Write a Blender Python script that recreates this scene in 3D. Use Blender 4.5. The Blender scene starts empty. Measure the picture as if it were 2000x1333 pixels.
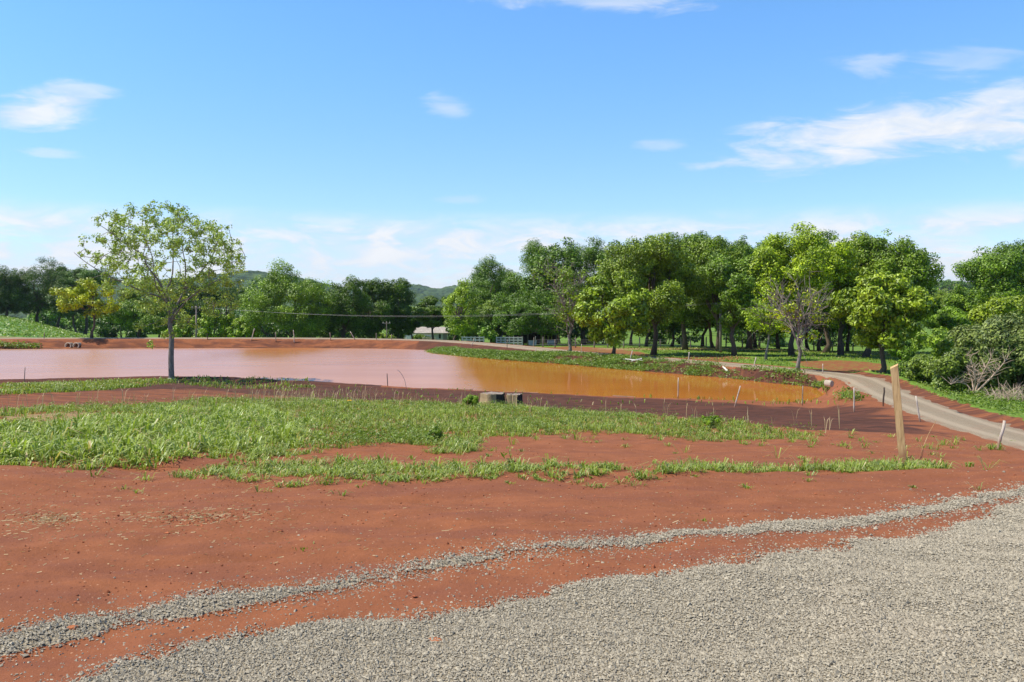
import bpy, bmesh, math, random
import numpy as np
from mathutils import Vector

# ============================================================ camera, sky, sun, exposure
S = bpy.context.scene
COL = S.collection
EYE = 1.6
F = 1614.0                     # focal length in pixels of the 2000 px wide photograph
HOR = 600.0                    # horizon row
cam_d = bpy.data.cameras.new('camera')
cam_d.sensor_width = 36.0
cam_d.lens = 36.0 * F / 2000.0
cam_d.shift_y = -(666.5 - HOR) / 2000.0
cam_d.clip_start = 0.05
cam_d.clip_end = 12000
cam = bpy.data.objects.new('camera', cam_d)
COL.objects.link(cam)
cam.location = (0, 0, EYE)
cam.rotation_euler = (math.pi / 2, 0, 0)
S.camera = cam

SUN_EL = math.radians(57)
SUN_BEHIND = math.radians(8)
sdir = Vector((-math.cos(SUN_EL) * math.cos(SUN_BEHIND), -math.cos(SUN_EL) * math.sin(SUN_BEHIND), math.sin(SUN_EL)))
sun_d = bpy.data.lights.new('sun', 'SUN')
sun_d.energy = 5.0
sun_d.angle = math.radians(0.53)
sun_d.color = (1.0, 0.90, 0.74)
sun = bpy.data.objects.new('sun', sun_d)
COL.objects.link(sun)
sun.location = (-40, -10, 60)
sun.rotation_euler = sdir.to_track_quat('Z', 'Y').to_euler()

S.view_settings.view_transform = 'Standard'
S.view_settings.look = 'None'
S.view_settings.exposure = 0.5
S.view_settings.gamma = 1.0
S.render.film_transparent = False
S.cycles.max_bounces = 8
S.cycles.diffuse_bounces = 2
S.cycles.transparent_max_bounces = 8
S.cycles.volume_bounces = 0


class NB:
    """small node-tree builder"""
    def __init__(self, nt):
        self.nt = nt
    def n(self, typ, **kw):
        nd = self.nt.nodes.new(typ)
        for k, v in kw.items():
            setattr(nd, k, v)
        return nd
    def link(self, a, b):
        self.nt.links.new(a, b)
    def put(self, sock, v):
        if hasattr(v, 'is_linked') or hasattr(v, 'links'):
            self.nt.links.new(v, sock)
        else:
            if hasattr(sock.default_value, '__len__') and not hasattr(v, '__len__'):
                v = (v, v, v)
            if hasattr(sock.default_value, '__len__') and len(sock.default_value) == 4 and len(v) == 3:
                v = (*v, 1)
            sock.default_value = v
    def math(self, op, a, b=0.0, c=0.0, clamp=False):
        nd = self.n('ShaderNodeMath', operation=op, use_clamp=clamp)
        self.put(nd.inputs[0], a); self.put(nd.inputs[1], b); self.put(nd.inputs[2], c)
        return nd.outputs[0]
    def vmath(self, op, a, b=(0, 0, 0)):
        nd = self.n('ShaderNodeVectorMath', operation=op)
        self.put(nd.inputs[0], a); self.put(nd.inputs[1], b)
        return nd.outputs['Value'] if op in ('LENGTH', 'DOT_PRODUCT') else nd.outputs[0]
    def noise(self, vec, scale, detail=4, rough=0.55, dist=0.0):
        nd = self.n('ShaderNodeTexNoise')
        if vec is not None: self.link(vec, nd.inputs['Vector'])
        nd.inputs['Scale'].default_value = scale
        nd.inputs['Detail'].default_value = detail
        nd.inputs['Roughness'].default_value = rough
        nd.inputs['Distortion'].default_value = dist
        return nd.outputs[0]
    def ramp(self, v, a, b, lo=0.0, hi=1.0, smooth=True):
        nd = self.n('ShaderNodeMapRange')
        nd.interpolation_type = 'SMOOTHSTEP' if smooth else 'LINEAR'
        self.put(nd.inputs[0], v)
        for i, x in zip((1, 2, 3, 4), (a, b, lo, hi)):
            self.put(nd.inputs[i], x)
        return nd.outputs[0]
    def mix(self, f, a, b, blend='MIX'):
        nd = self.n('ShaderNodeMix', data_type='RGBA', blend_type=blend)
        self.put(nd.inputs[0], f); self.put(nd.inputs[6], a); self.put(nd.inputs[7], b)
        return nd.outputs[2]
    def bump(self, h, strength=0.5, dist=0.02, normal=None):
        nd = self.n('ShaderNodeBump')
        self.put(nd.inputs['Strength'], strength)
        self.put(nd.inputs['Distance'], dist)
        self.link(h, nd.inputs['Height'])
        if normal is not None: self.link(normal, nd.inputs['Normal'])
        return nd.outputs[0]


def build_world():
    w = bpy.data.worlds.new('World')
    S.world = w
    w.use_nodes = True
    nt = w.node_tree
    nt.nodes.clear()
    B = NB(nt)
    sky = B.n('ShaderNodeTexSky', sky_type='NISHITA')
    sky.sun_disc = False
    sky.sun_elevation = SUN_EL
    sky.sun_rotation = math.atan2(sdir.x, sdir.y)
    sky.altitude = 600
    sky.air_density = 1.0
    sky.dust_density = 0.35
    sky.ozone_density = 2.2
    tc = B.n('ShaderNodeTexCoord')
    d = tc.outputs['Generated']
    sep = B.n('ShaderNodeSeparateXYZ'); B.link(d, sep.inputs[0])
    yy = B.math('MAXIMUM', sep.outputs[1], 0.02)
    comb = B.n('ShaderNodeCombineXYZ')
    B.link(B.math('DIVIDE', sep.outputs[0], yy), comb.inputs[0])
    B.link(B.math('DIVIDE', sep.outputs[2], yy), comb.inputs[2])
    q = comb.outputs[0]
    front = B.ramp(sep.outputs[1], 0.05, 0.3)
    n_big = B.noise(B.vmath('MULTIPLY', q, (1, 1, 2.2)), 7.0, 6, 0.6, 0.4)
    n_str = B.noise(B.vmath('MULTIPLY', q, (1, 1, 4.5)), 9.0, 6, 0.62, 0.6)
    total = None
    #        azimuth, height tangents, half sizes, slope, opacity, noise weight
    clouds = [(-0.567, 0.238, 0.070, 0.026, 0.10, 0.90, 1.0),
              (-0.527, 0.262, 0.045, 0.012, -0.10, 0.55, 1.2),
              (-0.077, 0.240, 0.034, 0.015, -0.15, 0.42, 1.4),
              (0.490, 0.216, 0.235, 0.036, 0.14, 1.00, 1.0),
              (0.640, 0.258, 0.160, 0.026, 0.16, 0.75, 1.3),
              (0.435, 0.295, 0.050, 0.016, 0.0, 0.40, 1.2),
              (0.550, 0.297, 0.085, 0.020, 0.1, 0.30, 1.3),
              (0.110, 0.370, 0.120, 0.014, 0.0, 0.55, 1.2),
              (0.177, 0.194, 0.035, 0.009, 0.0, 0.35, 1.2),
              (-0.560, 0.187, 0.036, 0.007, 0.0, 0.40, 1.2),
              (0.620, 0.180, 0.040, 0.012, 0.2, 0.55, 1.2),
              (-0.065, 0.130, 0.030, 0.006, 0.0, 0.30, 1.2)]
    for cx, cz, sx, sz, sl, op, nw in clouds:
        p = B.vmath('SUBTRACT', q, (cx, 0, cz))
        sp = B.n('ShaderNodeSeparateXYZ'); B.link(p, sp.inputs[0])
        z2 = B.math('SUBTRACT', sp.outputs[2], B.math('MULTIPLY', sp.outputs[0], sl))
        cc = B.n('ShaderNodeCombineXYZ')
        B.link(B.math('DIVIDE', sp.outputs[0], sx), cc.inputs[0])
        B.link(B.math('DIVIDE', z2, sz), cc.inputs[2])
        r = B.vmath('LENGTH', cc.outputs[0])
        v = B.math('SUBTRACT', 1.0, r)
        v = B.math('ADD', v, B.math('MULTIPLY', B.math('SUBTRACT', n_str, 0.5), 2.6 * nw))
        m = B.ramp(v, -0.22, 0.80, 0.0, op)
        total = m if total is None else B.math('MAXIMUM', total, m)
    el0 = sep.outputs[2]
    # low band of thin white cloud above the horizon, all round
    el = B.math('DIVIDE', sep.outputs[2], B.math('MAXIMUM', B.vmath('LENGTH', B.vmath('MULTIPLY', d, (1, 1, 0))), 0.05))
    nb = B.noise(B.vmath('MULTIPLY', d, (1, 1, 5.0)), 5.5, 7, 0.62, 0.8)
    nb2 = B.noise(B.vmath('MULTIPLY', d, (1, 1, 3.0)), 16.0, 6, 0.6, 0.6)
    band = B.math('MULTIPLY', B.ramp(el, 0.120, 0.085), B.ramp(nb, 0.27, 0.49))
    band = B.math('MULTIPLY', band, B.ramp(nb2, 0.32, 0.60, 0.38, 0.98))
    total = B.math('MAXIMUM', B.math('MULTIPLY', total, front), band)
    elt = B.ramp(el0, 0.02, 0.36)
    skyc = B.mix(1.0, sky.outputs[0], B.mix(elt, (0.72, 0.82, 1.00), (0.66, 1.01, 1.24)), 'MULTIPLY')
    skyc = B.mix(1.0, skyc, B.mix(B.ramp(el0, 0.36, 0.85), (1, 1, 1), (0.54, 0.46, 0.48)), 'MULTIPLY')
    cl = B.mix(B.ramp(nb2, 0.3, 0.7), (3.7, 4.2, 4.9), (4.9, 4.95, 5.1))
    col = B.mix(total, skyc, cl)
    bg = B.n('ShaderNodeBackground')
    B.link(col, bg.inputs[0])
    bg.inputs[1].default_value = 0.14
    out = B.n('ShaderNodeOutputWorld')
    B.link(bg.outputs[0], out.inputs[0])
build_world()

rng = np.random.default_rng(7)
random.seed(7)

# ============================================================ noise and geometry helpers
def _hash(ix, iy, seed):
    h = (ix.astype(np.int64) * 374761393 + iy.astype(np.int64) * 668265263 + seed * 974711) & 0xffffffff
    h = ((h ^ (h >> 13)) * 1274126177) & 0xffffffff
    h = h ^ (h >> 16)
    return (h & 0xffff) / 65535.0

def vnoise(x, y, seed=0):
    x = np.asarray(x, float); y = np.asarray(y, float)
    ix = np.floor(x); iy = np.floor(y)
    fx = x - ix; fy = y - iy
    fx = fx * fx * (3 - 2 * fx); fy = fy * fy * (3 - 2 * fy)
    a = _hash(ix, iy, seed); b = _hash(ix + 1, iy, seed)
    c = _hash(ix, iy + 1, seed); d = _hash(ix + 1, iy + 1, seed)
    return (a + (b - a) * fx) * (1 - fy) + (c + (d - c) * fx) * fy

def fbm(x, y, seed=0, octv=4):
    s = 0; a = 0.5; t = 0
    for i in range(octv):
        s = s + a * vnoise(x * 2 ** i + i * 17.3, y * 2 ** i - i * 9.1, seed + i)
        t += a; a *= 0.5
    return s / t

def sstep(a, b, x):
    t = np.clip((np.asarray(x, float) - a) / (b - a), 0, 1)
    return t * t * (3 - 2 * t)

def seg_dist(px, py, poly, closed=True):
    """distance to polyline and parameter of the nearest point (index + fraction)"""
    poly = np.asarray(poly, float)
    n = len(poly)
    best = np.full(np.shape(px), 1e18); par = np.zeros(np.shape(px))
    for i in range(n if closed else n - 1):
        a = poly[i, :2]; b = poly[(i + 1) % n, :2]
        d = b - a
        L = max(float(d @ d), 1e-12)
        t = np.clip(((px - a[0]) * d[0] + (py - a[1]) * d[1]) / L, 0, 1)
        q = (px - a[0] - t * d[0]) ** 2 + (py - a[1] - t * d[1]) ** 2
        m = q < best
        best = np.where(m, q, best); par = np.where(m, i + t, par)
    return np.sqrt(best), par

def inside(px, py, poly):
    poly = np.asarray(poly, float)
    r = np.zeros(np.shape(px), bool)
    n = len(poly); j = n - 1
    for i in range(n):
        xi, yi = poly[i, :2]; xj, yj = poly[j, :2]
        if yi != yj:
            c = ((yi > py) != (yj > py)) & (px < (xj - xi) * (py - yi) / (yj - yi) + xi)
            r ^= c
        j = i
    return r

def sdist(px, py, poly):
    d, _ = seg_dist(px, py, poly)
    return np.where(inside(px, py, poly), -d, d)

def PX(px, Y): return (px - 1000.0) * Y / F
def PZ(py, Y): return EYE + (HOR - py) * Y / F

# ============================================================ terrain
WATER = -2.9
LAKE = np.array([(-130, 52), (-60, 47), (-29.6, 47.6), (-21, 50.4), (-16, 49.6), (-11.6, 47.0), (-7.5, 46.2), (-2.8, 44.6),
                 (3.9, 41.6), (7.5, 40.4), (11.5, 39.3), (15.0, 38.1), (15.5, 39.5), (16.3, 43.0), (16.8, 46.2), (13.0, 52.6), (8.6, 58.3), (4.0, 64.8),
                 (-0.8, 70.0), (-4.6, 75.2), (-7.6, 80.0), (-9.4, 86.2), (-14, 89.0), (-22, 90.4), (-40, 89.6), (-54, 88.2), (-80, 87.5), (-130, 87)], float)
#                X, Y, Z of the road centreline
ROAD = np.array([(11.4, 12.0, -1.30), (12.3, 16.8, -1.60), (13.1, 21.2, -1.80), (13.6, 24.5, -1.90), (14.6, 29.4, -2.00), (15.9, 35.0, -2.08), (17.2, 39.6, -2.14),
                 (18.5, 44.8, -2.25), (18.0, 49.4, -2.3), (15.7, 53.9, -2.3), (11.6, 61.0, -2.3), (8.0, 66.6, -2.3), (4.3, 73.0, -2.3), (0.2, 81, -2.28), (-4.6, 87.6, -2.2),
                 (-10, 91.6, -2.08), (-22, 93.6, -1.96), (-40, 93.2, -1.92), (-60, 92.3, -1.9), (-90, 91.5, -1.9), (-140, 91, -1.9)], float)
def smooth_line(P, n=8):
    P = np.asarray(P, float); out = []
    for i in range(len(P) - 1):
        p0 = P[max(i - 1, 0)]; p1 = P[i]; p2 = P[i + 1]; p3 = P[min(i + 2, len(P) - 1)]
        for k in range(n):
            t = k / n
            out.append(0.5 * (2 * p1 + (p2 - p0) * t + (2 * p0 - 5 * p1 + 4 * p2 - p3) * t * t + (3 * p1 - p0 - 3 * p2 + p3) * t ** 3))
    out.append(P[-1])
    return np.array(out)
ROADS = smooth_line(ROAD, 5)
_hw = [1.0, 1.0, 0.95, 0.95, 1.0, 1.05, 1.15, 1.25, 1.35, 1.5] + [1.6] * 11
def road_hw(par): return np.interp(par / (len(ROADS) - 1) * 20, range(21), _hw)
ROAD_HW = 1.0
_near_u = [-80, 0, 6, 10, 15.5, 22, 30, 38, 43, 45, 60]
_near_z = [0.5, 0, -0.02, -0.3, -0.75, -1.28, -1.95, -2.45, -2.70, -2.76, -2.76]
_shx = [-130, -60, -29.6, -21, -11.6, -2.8, 3.9, 7.5, 15.2, 20, 60]
_shy = [52, 47, 47.6, 50.4, 47, 44.6, 41.6, 40.4, 38, 37.5, 37]

def ground_z(x, y, micro=True):
    x = np.asarray(x, float); y = np.asarray(y, float)
    ys = np.interp(x, _shx, _shy)
    u = np.where(y > 0, y / ys * 45, y)
    zn = np.interp(u, _near_u, _near_z)
    # smooth the profile a little
    zn = (zn + np.interp(u - 1.2, _near_u, _near_z) + np.interp(u + 1.2, _near_u, _near_z)) / 3
    zn = np.where(x > 15, np.maximum(zn, -2.3), zn)
    zf = np.interp(y, [30, 60, 90, 120, 150, 220, 400, 1200, 5000], [-2.3, -2.38, -2.9, -3.9, -4.9, -6, -8, -14, -30])
    zl = np.interp(y, [30, 88, 97, 110, 130, 150, 170, 260, 600, 1200, 5000], [-2, -1.95, -1.9, -1.55, -0.85, -0.25, 0.0, -2.5, -6, -14, -30])
    q = x + 42 + 0.62 * (y - 98)
    wl = sstep(6, -22, q)
    zf = zf * (1 - wl) + zl * wl
    # the right-hand side keeps falling gently away from the road
    zf = zf - 0.5 * sstep(24, 40, x) * sstep(20, 40, y)
    far = np.where(x < 15.2, (y > 60) | (y > ys + 8), False)
    wf = np.where(x < 13, np.where(y > ys + 7, 1.0, 0.0), sstep(36, 46, y + 0.0 * x))
    z = zn * (1 - wf) + zf * wf
    d, par = seg_dist(x, y, ROADS, closed=False)
    rz = np.interp(par, np.arange(len(ROADS)), ROADS[:, 2])
    hw = road_hw(par)
    wr = 1 - sstep(hw + 0.3, hw + 2.4, d)
    z = z * (1 - wr) + rz * wr
    # spoil ridge on the outer side of the road near the camera
    side = (y < 46) & (x > np.interp(y, ROADS[:60, 1], ROADS[:60, 0]) if False else (y < 46))
    ds = sdist(x, y, LAKE)
    if micro: ds = ds + (fbm(x * 0.8, y * 0.8, 38, 4) - 0.5) * 0.75
    wb = np.where(x > 14.3, 0.75, np.where(wf > 0.5, 1.9, 1.3))
    zb = WATER - 0.06 + (z - WATER + 0.06) * sstep(0, 1, ds / wb)
    z = np.where(ds > 0, np.where(ds < wb, zb, z), WATER - 0.06 - np.minimum(1.5, -ds * 0.35))
    if micro:
        a = sstep(140, 15, y) * (1 - 0.85 * wr)
        z = z + a * ((fbm(x * 0.55, y * 0.55, 3) - 0.5) * 0.16 + (fbm(x * 2.3, y * 2.3, 11, 3) - 0.5) * 0.06) * np.clip(ds / 2, 0, 1)
        near = sstep(26, 8, y)
        z = z + near * (fbm(x * 9, y * 9, 5, 3) - 0.5) * 0.010
        if 'RUTS' in globals() and x.ndim:
            m_ = (y > 3) & (y < 14) & (np.abs(x) < 12)
            if m_.any():
                dl_, _p = seg_dist(x[m_], y[m_], RUTS, False)
                up_ = y[m_] > np.interp(x[m_], RUTS[:, 0], RUTS[:, 1])
                rr_ = 0
                for o_ in (0.75, 2.15):
                    rr_ = rr_ - 0.016 * np.exp(-((dl_ - o_) / 0.11) ** 2) + 0.010 * np.exp(-((dl_ - o_ - 0.2) / 0.08) ** 2) + 0.010 * np.exp(-((dl_ - o_ + 0.2) / 0.08) ** 2)
                tread = 0.75 + 0.5 * np.sin(dl_ * 60 + x[m_] * 55)
                z[m_] = z[m_] + np.where(up_, rr_ * tread * np.clip(fbm(x[m_] * .6, y[m_] * .6, 57) * 2 - .3, 0, 1), 0)
        # small windrows of soil in the foreground
        z = z + 0.05 * np.exp(-((y - 8.9 - 0.25 * np.sin(x * 0.4)) / 0.5) ** 2) * sstep(12, 9, y)
        z = z + 0.10 * np.exp(-(((x + 4.1) / 0.55) ** 2 + ((y - 10.05) / 0.22) ** 2)) * (0.6 + 0.8 * fbm(x * 7, y * 7, 21))
        z = z + 0.08 * np.exp(-(((x + 4.4) / 0.3) ** 2 + ((y - 10.9) / 0.2) ** 2)) * (0.6 + 0.8 * fbm(x * 7, y * 7, 22))
        # mound at the end of the lake
        z = z + 0.42 * sstep(hw, hw + 0.6, d) * np.exp(-(((x - 14.9) / 0.6) ** 2 + ((y - 36.6) / 2.2) ** 2)) * (0.5 + 1.0 * fbm(x * 2.2, y * 2.2, 35)) * np.clip(ds / 1.2, 0, 1)
        z = z + np.where((wf > 0.5) & (ds > 0) & (x > -9.5) & (x < 18), 0.12 * np.exp(-((ds - 1.7) / 0.7) ** 2) * (0.6 + 0.8 * fbm(x * 0.6, y * 0.6, 33)), 0) * (1 - wr * 0.8)
        z = z + np.where((wf < 0.5) & (ds > 0), 0.24 * np.exp(-((ds - 1.25) / 0.75) ** 2) * sstep(-4, -12, x), 0)
        # low ridge of dug soil along the outer edge of the road
        n_ = len(ROADS)
        i0 = np.clip(par.astype(int), 0, n_ - 2)
        ax = ROADS[i0, 0]; ay = ROADS[i0, 1]
        tx = ROADS[i0 + 1, 0] - ax; ty = ROADS[i0 + 1, 1] - ay
        out = ((x - ax) * ty - (y - ay) * tx) > 0
        z = z + np.where(out & (y < 48) & (y > 0), 0.16 * np.exp(-((d - hw - 0.8) / 0.5) ** 2) * (0.4 + 1.2 * fbm(x * 1.7, y * 1.7, 31)), 0)
    return z

def ray_ground(px, py, n=400):
    """where the ray through a pixel of the photograph meets the terrain"""
    px = np.atleast_1d(np.asarray(px, float)); py = np.atleast_1d(np.asarray(py, float))
    ys = np.concatenate([np.linspace(2, 20, 240), np.geomspace(20.05, 400, 420)])
    X = (px[:, None] - 1000) / F * ys[None]
    Zr = EYE + (HOR - py[:, None]) / F * ys[None]
    g = ground_z(X, np.broadcast_to(ys, X.shape), False)
    hit = Zr <= g
    i = np.where(hit.any(1), hit.argmax(1), len(ys) - 1)
    i = np.maximum(i, 1)
    r = np.arange(len(px))
    d1 = Zr[r, i] - g[r, i]; d0 = Zr[r, i - 1] - g[r, i - 1]
    t = np.clip(d0 / np.where(np.abs(d0 - d1) < 1e-9, 1, d0 - d1), 0, 1)
    Y = ys[i - 1] + (ys[i] - ys[i - 1]) * t
    return np.stack([(px - 1000) / F * Y, Y], 1)

def gpoly(pts):
    p = np.array(pts, float)
    return ray_ground(p[:, 0], p[:, 1])

# ------------------------------------------------------------ mesh helpers
def mesh_np(name, V, faces, mats, parent=None, smooth=False, attrs=None, matidx=None):
    """faces: list of integer arrays (each M x k)"""
    me = bpy.data.meshes.new(name)
    V = np.asarray(V, np.float32)
    me.vertices.add(len(V))
    me.vertices.foreach_set('co', V.ravel())
    faces = [np.asarray(f, np.int32) for f in faces if len(f)]
    tot = sum(f.size for f in faces); cnt = sum(len(f) for f in faces)
    me.loops.add(tot); me.polygons.add(cnt)
    me.loops.foreach_set('vertex_index', np.concatenate([f.ravel() for f in faces]))
    ls = []; s = 0
    for f in faces:
        k = f.shape[1]
        ls.append(s + np.arange(len(f)) * k); s += f.size
    me.polygons.foreach_set('loop_start', np.concatenate(ls).astype(np.int32))
    if matidx is not None:
        me.polygons.foreach_set('material_index', np.asarray(matidx, np.int32))
    me.polygons.foreach_set('use_smooth', np.full(cnt, smooth))
    for k, a in (attrs or {}).items():
        a = np.asarray(a, np.float32)
        if a.ndim == 1:
            at = me.attributes.new(k, 'FLOAT', 'POINT'); at.data.foreach_set('value', a)
        else:
            at = me.attributes.new(k, 'FLOAT_COLOR', 'POINT'); at.data.foreach_set('color', a.ravel())
    me.update(calc_edges=True)
    for m in (mats if isinstance(mats, (list, tuple)) else [mats]):
        me.materials.append(m)
    o = bpy.data.objects.new(name, me)
    COL.objects.link(o)
    if parent is not None: o.parent = parent
    return o

class MB:
    """collects boxes, tubes, prisms into one mesh"""
    def __init__(self):
        self.V = []; self.T = []; self.Q = []; self.n = 0
    def add(self, V, T=None, Q=None):
        V = np.asarray(V, float)
        if T is not None and len(T): self.T.append(np.asarray(T, int) + self.n)
        if Q is not None and len(Q): self.Q.append(np.asarray(Q, int) + self.n)
        self.V.append(V); self.n += len(V)
    def box(self, c, s, rz=0.0, taper=1.0):
        x, y, z = np.array(s) / 2
        v = np.array([(-x, -y, -z), (x, -y, -z), (x, y, -z), (-x, y, -z), (-x * taper, -y * taper, z), (x * taper, -y * taper, z), (x * taper, y * taper, z), (-x * taper, y * taper, z)])
        ca, sa = math.cos(rz), math.sin(rz)
        v = np.stack([v[:, 0] * ca - v[:, 1] * sa, v[:, 0] * sa + v[:, 1] * ca, v[:, 2]], 1) + np.array(c)
        self.add(v, Q=[(0, 3, 2, 1), (4, 5, 6, 7), (0, 1, 5, 4), (1, 2, 6, 5), (2, 3, 7, 6), (3, 0, 4, 7)])
    def tube(self, P, R, k=6, cap=True):
        P = np.asarray(P, float); n = len(P)
        R = np.broadcast_to(np.asarray(R, float), (n,))
        t = np.gradient(P, axis=0)
        t /= np.maximum(np.linalg.norm(t, axis=1)[:, None], 1e-9)
        ref = np.array((0.31, 0.22, 1.0)) if abs(t[:, 2]).mean() < 0.85 else np.array((1.0, 0.2, 0.1))
        a = np.cross(t, ref); a /= np.maximum(np.linalg.norm(a, axis=1)[:, None], 1e-9)
        b = np.cross(t, a)
        th = np.arange(k) * 2 * math.pi / k
        V = P[:, None] + R[:, None, None] * (np.cos(th)[None, :, None] * a[:, None] + np.sin(th)[None, :, None] * b[:, None])
        V = V.reshape(-1, 3)
        i = np.arange(n - 1)[:, None] * k; j = np.arange(k)[None]; j2 = (j + 1) % k
        Q = np.stack([i + j, i + j2, i + k + j2, i + k + j], -1).reshape(-1, 4)
        T = None
        if cap:
            V = np.vstack([V, P[:1], P[-1:]])
            T = [(n * k, (m + 1) % k, m) for m in range(k)] + [(n * k + 1, (n - 1) * k + m, (n - 1) * k + (m + 1) % k) for m in range(k)]
        self.add(V, T=T, Q=Q)
    def build(self, name, mat, parent=None, smooth=False):
        fs = []
        if self.T: fs.append(np.concatenate(self.T))
        if self.Q: fs.append(np.concatenate(self.Q))
        return mesh_np(name, np.concatenate(self.V), fs, mat, parent, smooth)

def tag(o, label=None, cat=None, group=None, kind=None):
    if label: o['label'] = label
    if cat: o['category'] = cat
    if group: o['group'] = group
    if kind: o['kind'] = kind
    return o

def empty(name, loc, rz=0.0):
    o = bpy.data.objects.new(name, None)
    o.empty_display_size = 0.3
    COL.objects.link(o)
    o.location = loc; o.rotation_euler = (0, 0, rz)
    return o

# ============================================================ materials
def new_mat(name):
    m = bpy.data.materials.new(name); m.use_nodes = True
    nt = m.node_tree; nt.nodes.clear()
    B = NB(nt)
    out = B.n('ShaderNodeOutputMaterial')
    return m, B, out

def principled(B, out, color, rough=0.9, spec=0.2, normal=None, metallic=0.0):
    p = B.n('ShaderNodeBsdfPrincipled')
    B.put(p.inputs['Base Color'], color)
    B.put(p.inputs['Roughness'], rough)
    p.inputs['Specular IOR Level'].default_value = spec
    p.inputs['Metallic'].default_value = metallic
    if normal is not None: B.link(normal, p.inputs['Normal'])
    B.link(p.outputs[0], out.inputs[0])
    return p

def mat_plain(name, c1, c2, scale=3.0, rough=0.85, bump=0.3, stretch=(1, 1, 1), dist=0.01, spec=0.2):
    m, B, out = new_mat(name)
    tc = B.n('ShaderNodeTexCoord')
    v = B.vmath('MULTIPLY', tc.outputs['Object'], stretch)
    n = B.noise(v, scale, 5, 0.6)
    n2 = B.noise(v, scale * 6, 4, 0.6)
    sz = B.n('ShaderNodeSeparateXYZ'); B.link(tc.outputs['Object'], sz.inputs[0])
    f = B.ramp(B.math('ADD', B.math('MULTIPLY', n, 0.65), B.math('MULTIPLY', n2, 0.35)), 0.32, 0.68)
    c = B.mix(f, c1, c2)
    if 'timber' in name:
        n3 = B.noise(B.vmath('MULTIPLY', tc.outputs['Object'], (22, 22, 0.7)), 3.0, 4, 0.7)
        c = B.mix(B.ramp(n3, 0.52, 0.66, 0, 0.6), c, tuple(0.4 * a for a in c1))
        md = B.math('SUBTRACT', B.math('MULTIPLY', n, 0.45), sz.outputs[2])
        c = B.mix(B.ramp(md, -0.02, 0.16, 0, 0.75), c, (0.20, 0.085, 0.045))
    principled(B, out, c, rough, spec, B.bump(n2, bump, dist))
    return m

def mat_leaf(name, c_dark, c_light, trans=0.35, gloss=0.10, objtint=True):
    m, B, out = new_mat(name)
    at = B.n('ShaderNodeAttribute', attribute_name='tint')
    col = B.mix(at.outputs['Fac'], c_dark, c_light)
    if name == 'grass_blades':
        col = B.mix(B.ramp(at.outputs['Fac'], 0.93, 0.97), col, (0.52, 0.42, 0.20))
    if objtint:
        oi = B.n('ShaderNodeObjectInfo')
        col = B.mix(1.0, col, oi.outputs['Color'], 'MULTIPLY')
    df = B.n('ShaderNodeBsdfDiffuse'); B.link(col, df.inputs[0])
    tr = B.n('ShaderNodeBsdfTranslucent')
    B.link(B.mix(1.0, col, (1.15, 1.25, 0.55), 'MULTIPLY'), tr.inputs[0])
    mx = B.n('ShaderNodeMixShader'); mx.inputs[0].default_value = trans
    B.link(df.outputs[0], mx.inputs[1]); B.link(tr.outputs[0], mx.inputs[2])
    gl = B.n('ShaderNodeBsdfGlossy'); gl.inputs['Roughness'].default_value = 0.55
    gl.inputs['Color'].default_value = (0.75, 0.8, 0.75, 1)
    fr = B.n('ShaderNodeFresnel'); fr.inputs[0].default_value = 1.4
    m2 = B.n('ShaderNodeMixShader')
    B.link(B.math('MULTIPLY', fr.outputs[0], gloss, clamp=True), m2.inputs[0])
    B.link(mx.outputs[0], m2.inputs[1]); B.link(gl.outputs[0], m2.inputs[2])
    B.link(m2.outputs[0], out.inputs[0])
    return m

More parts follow.
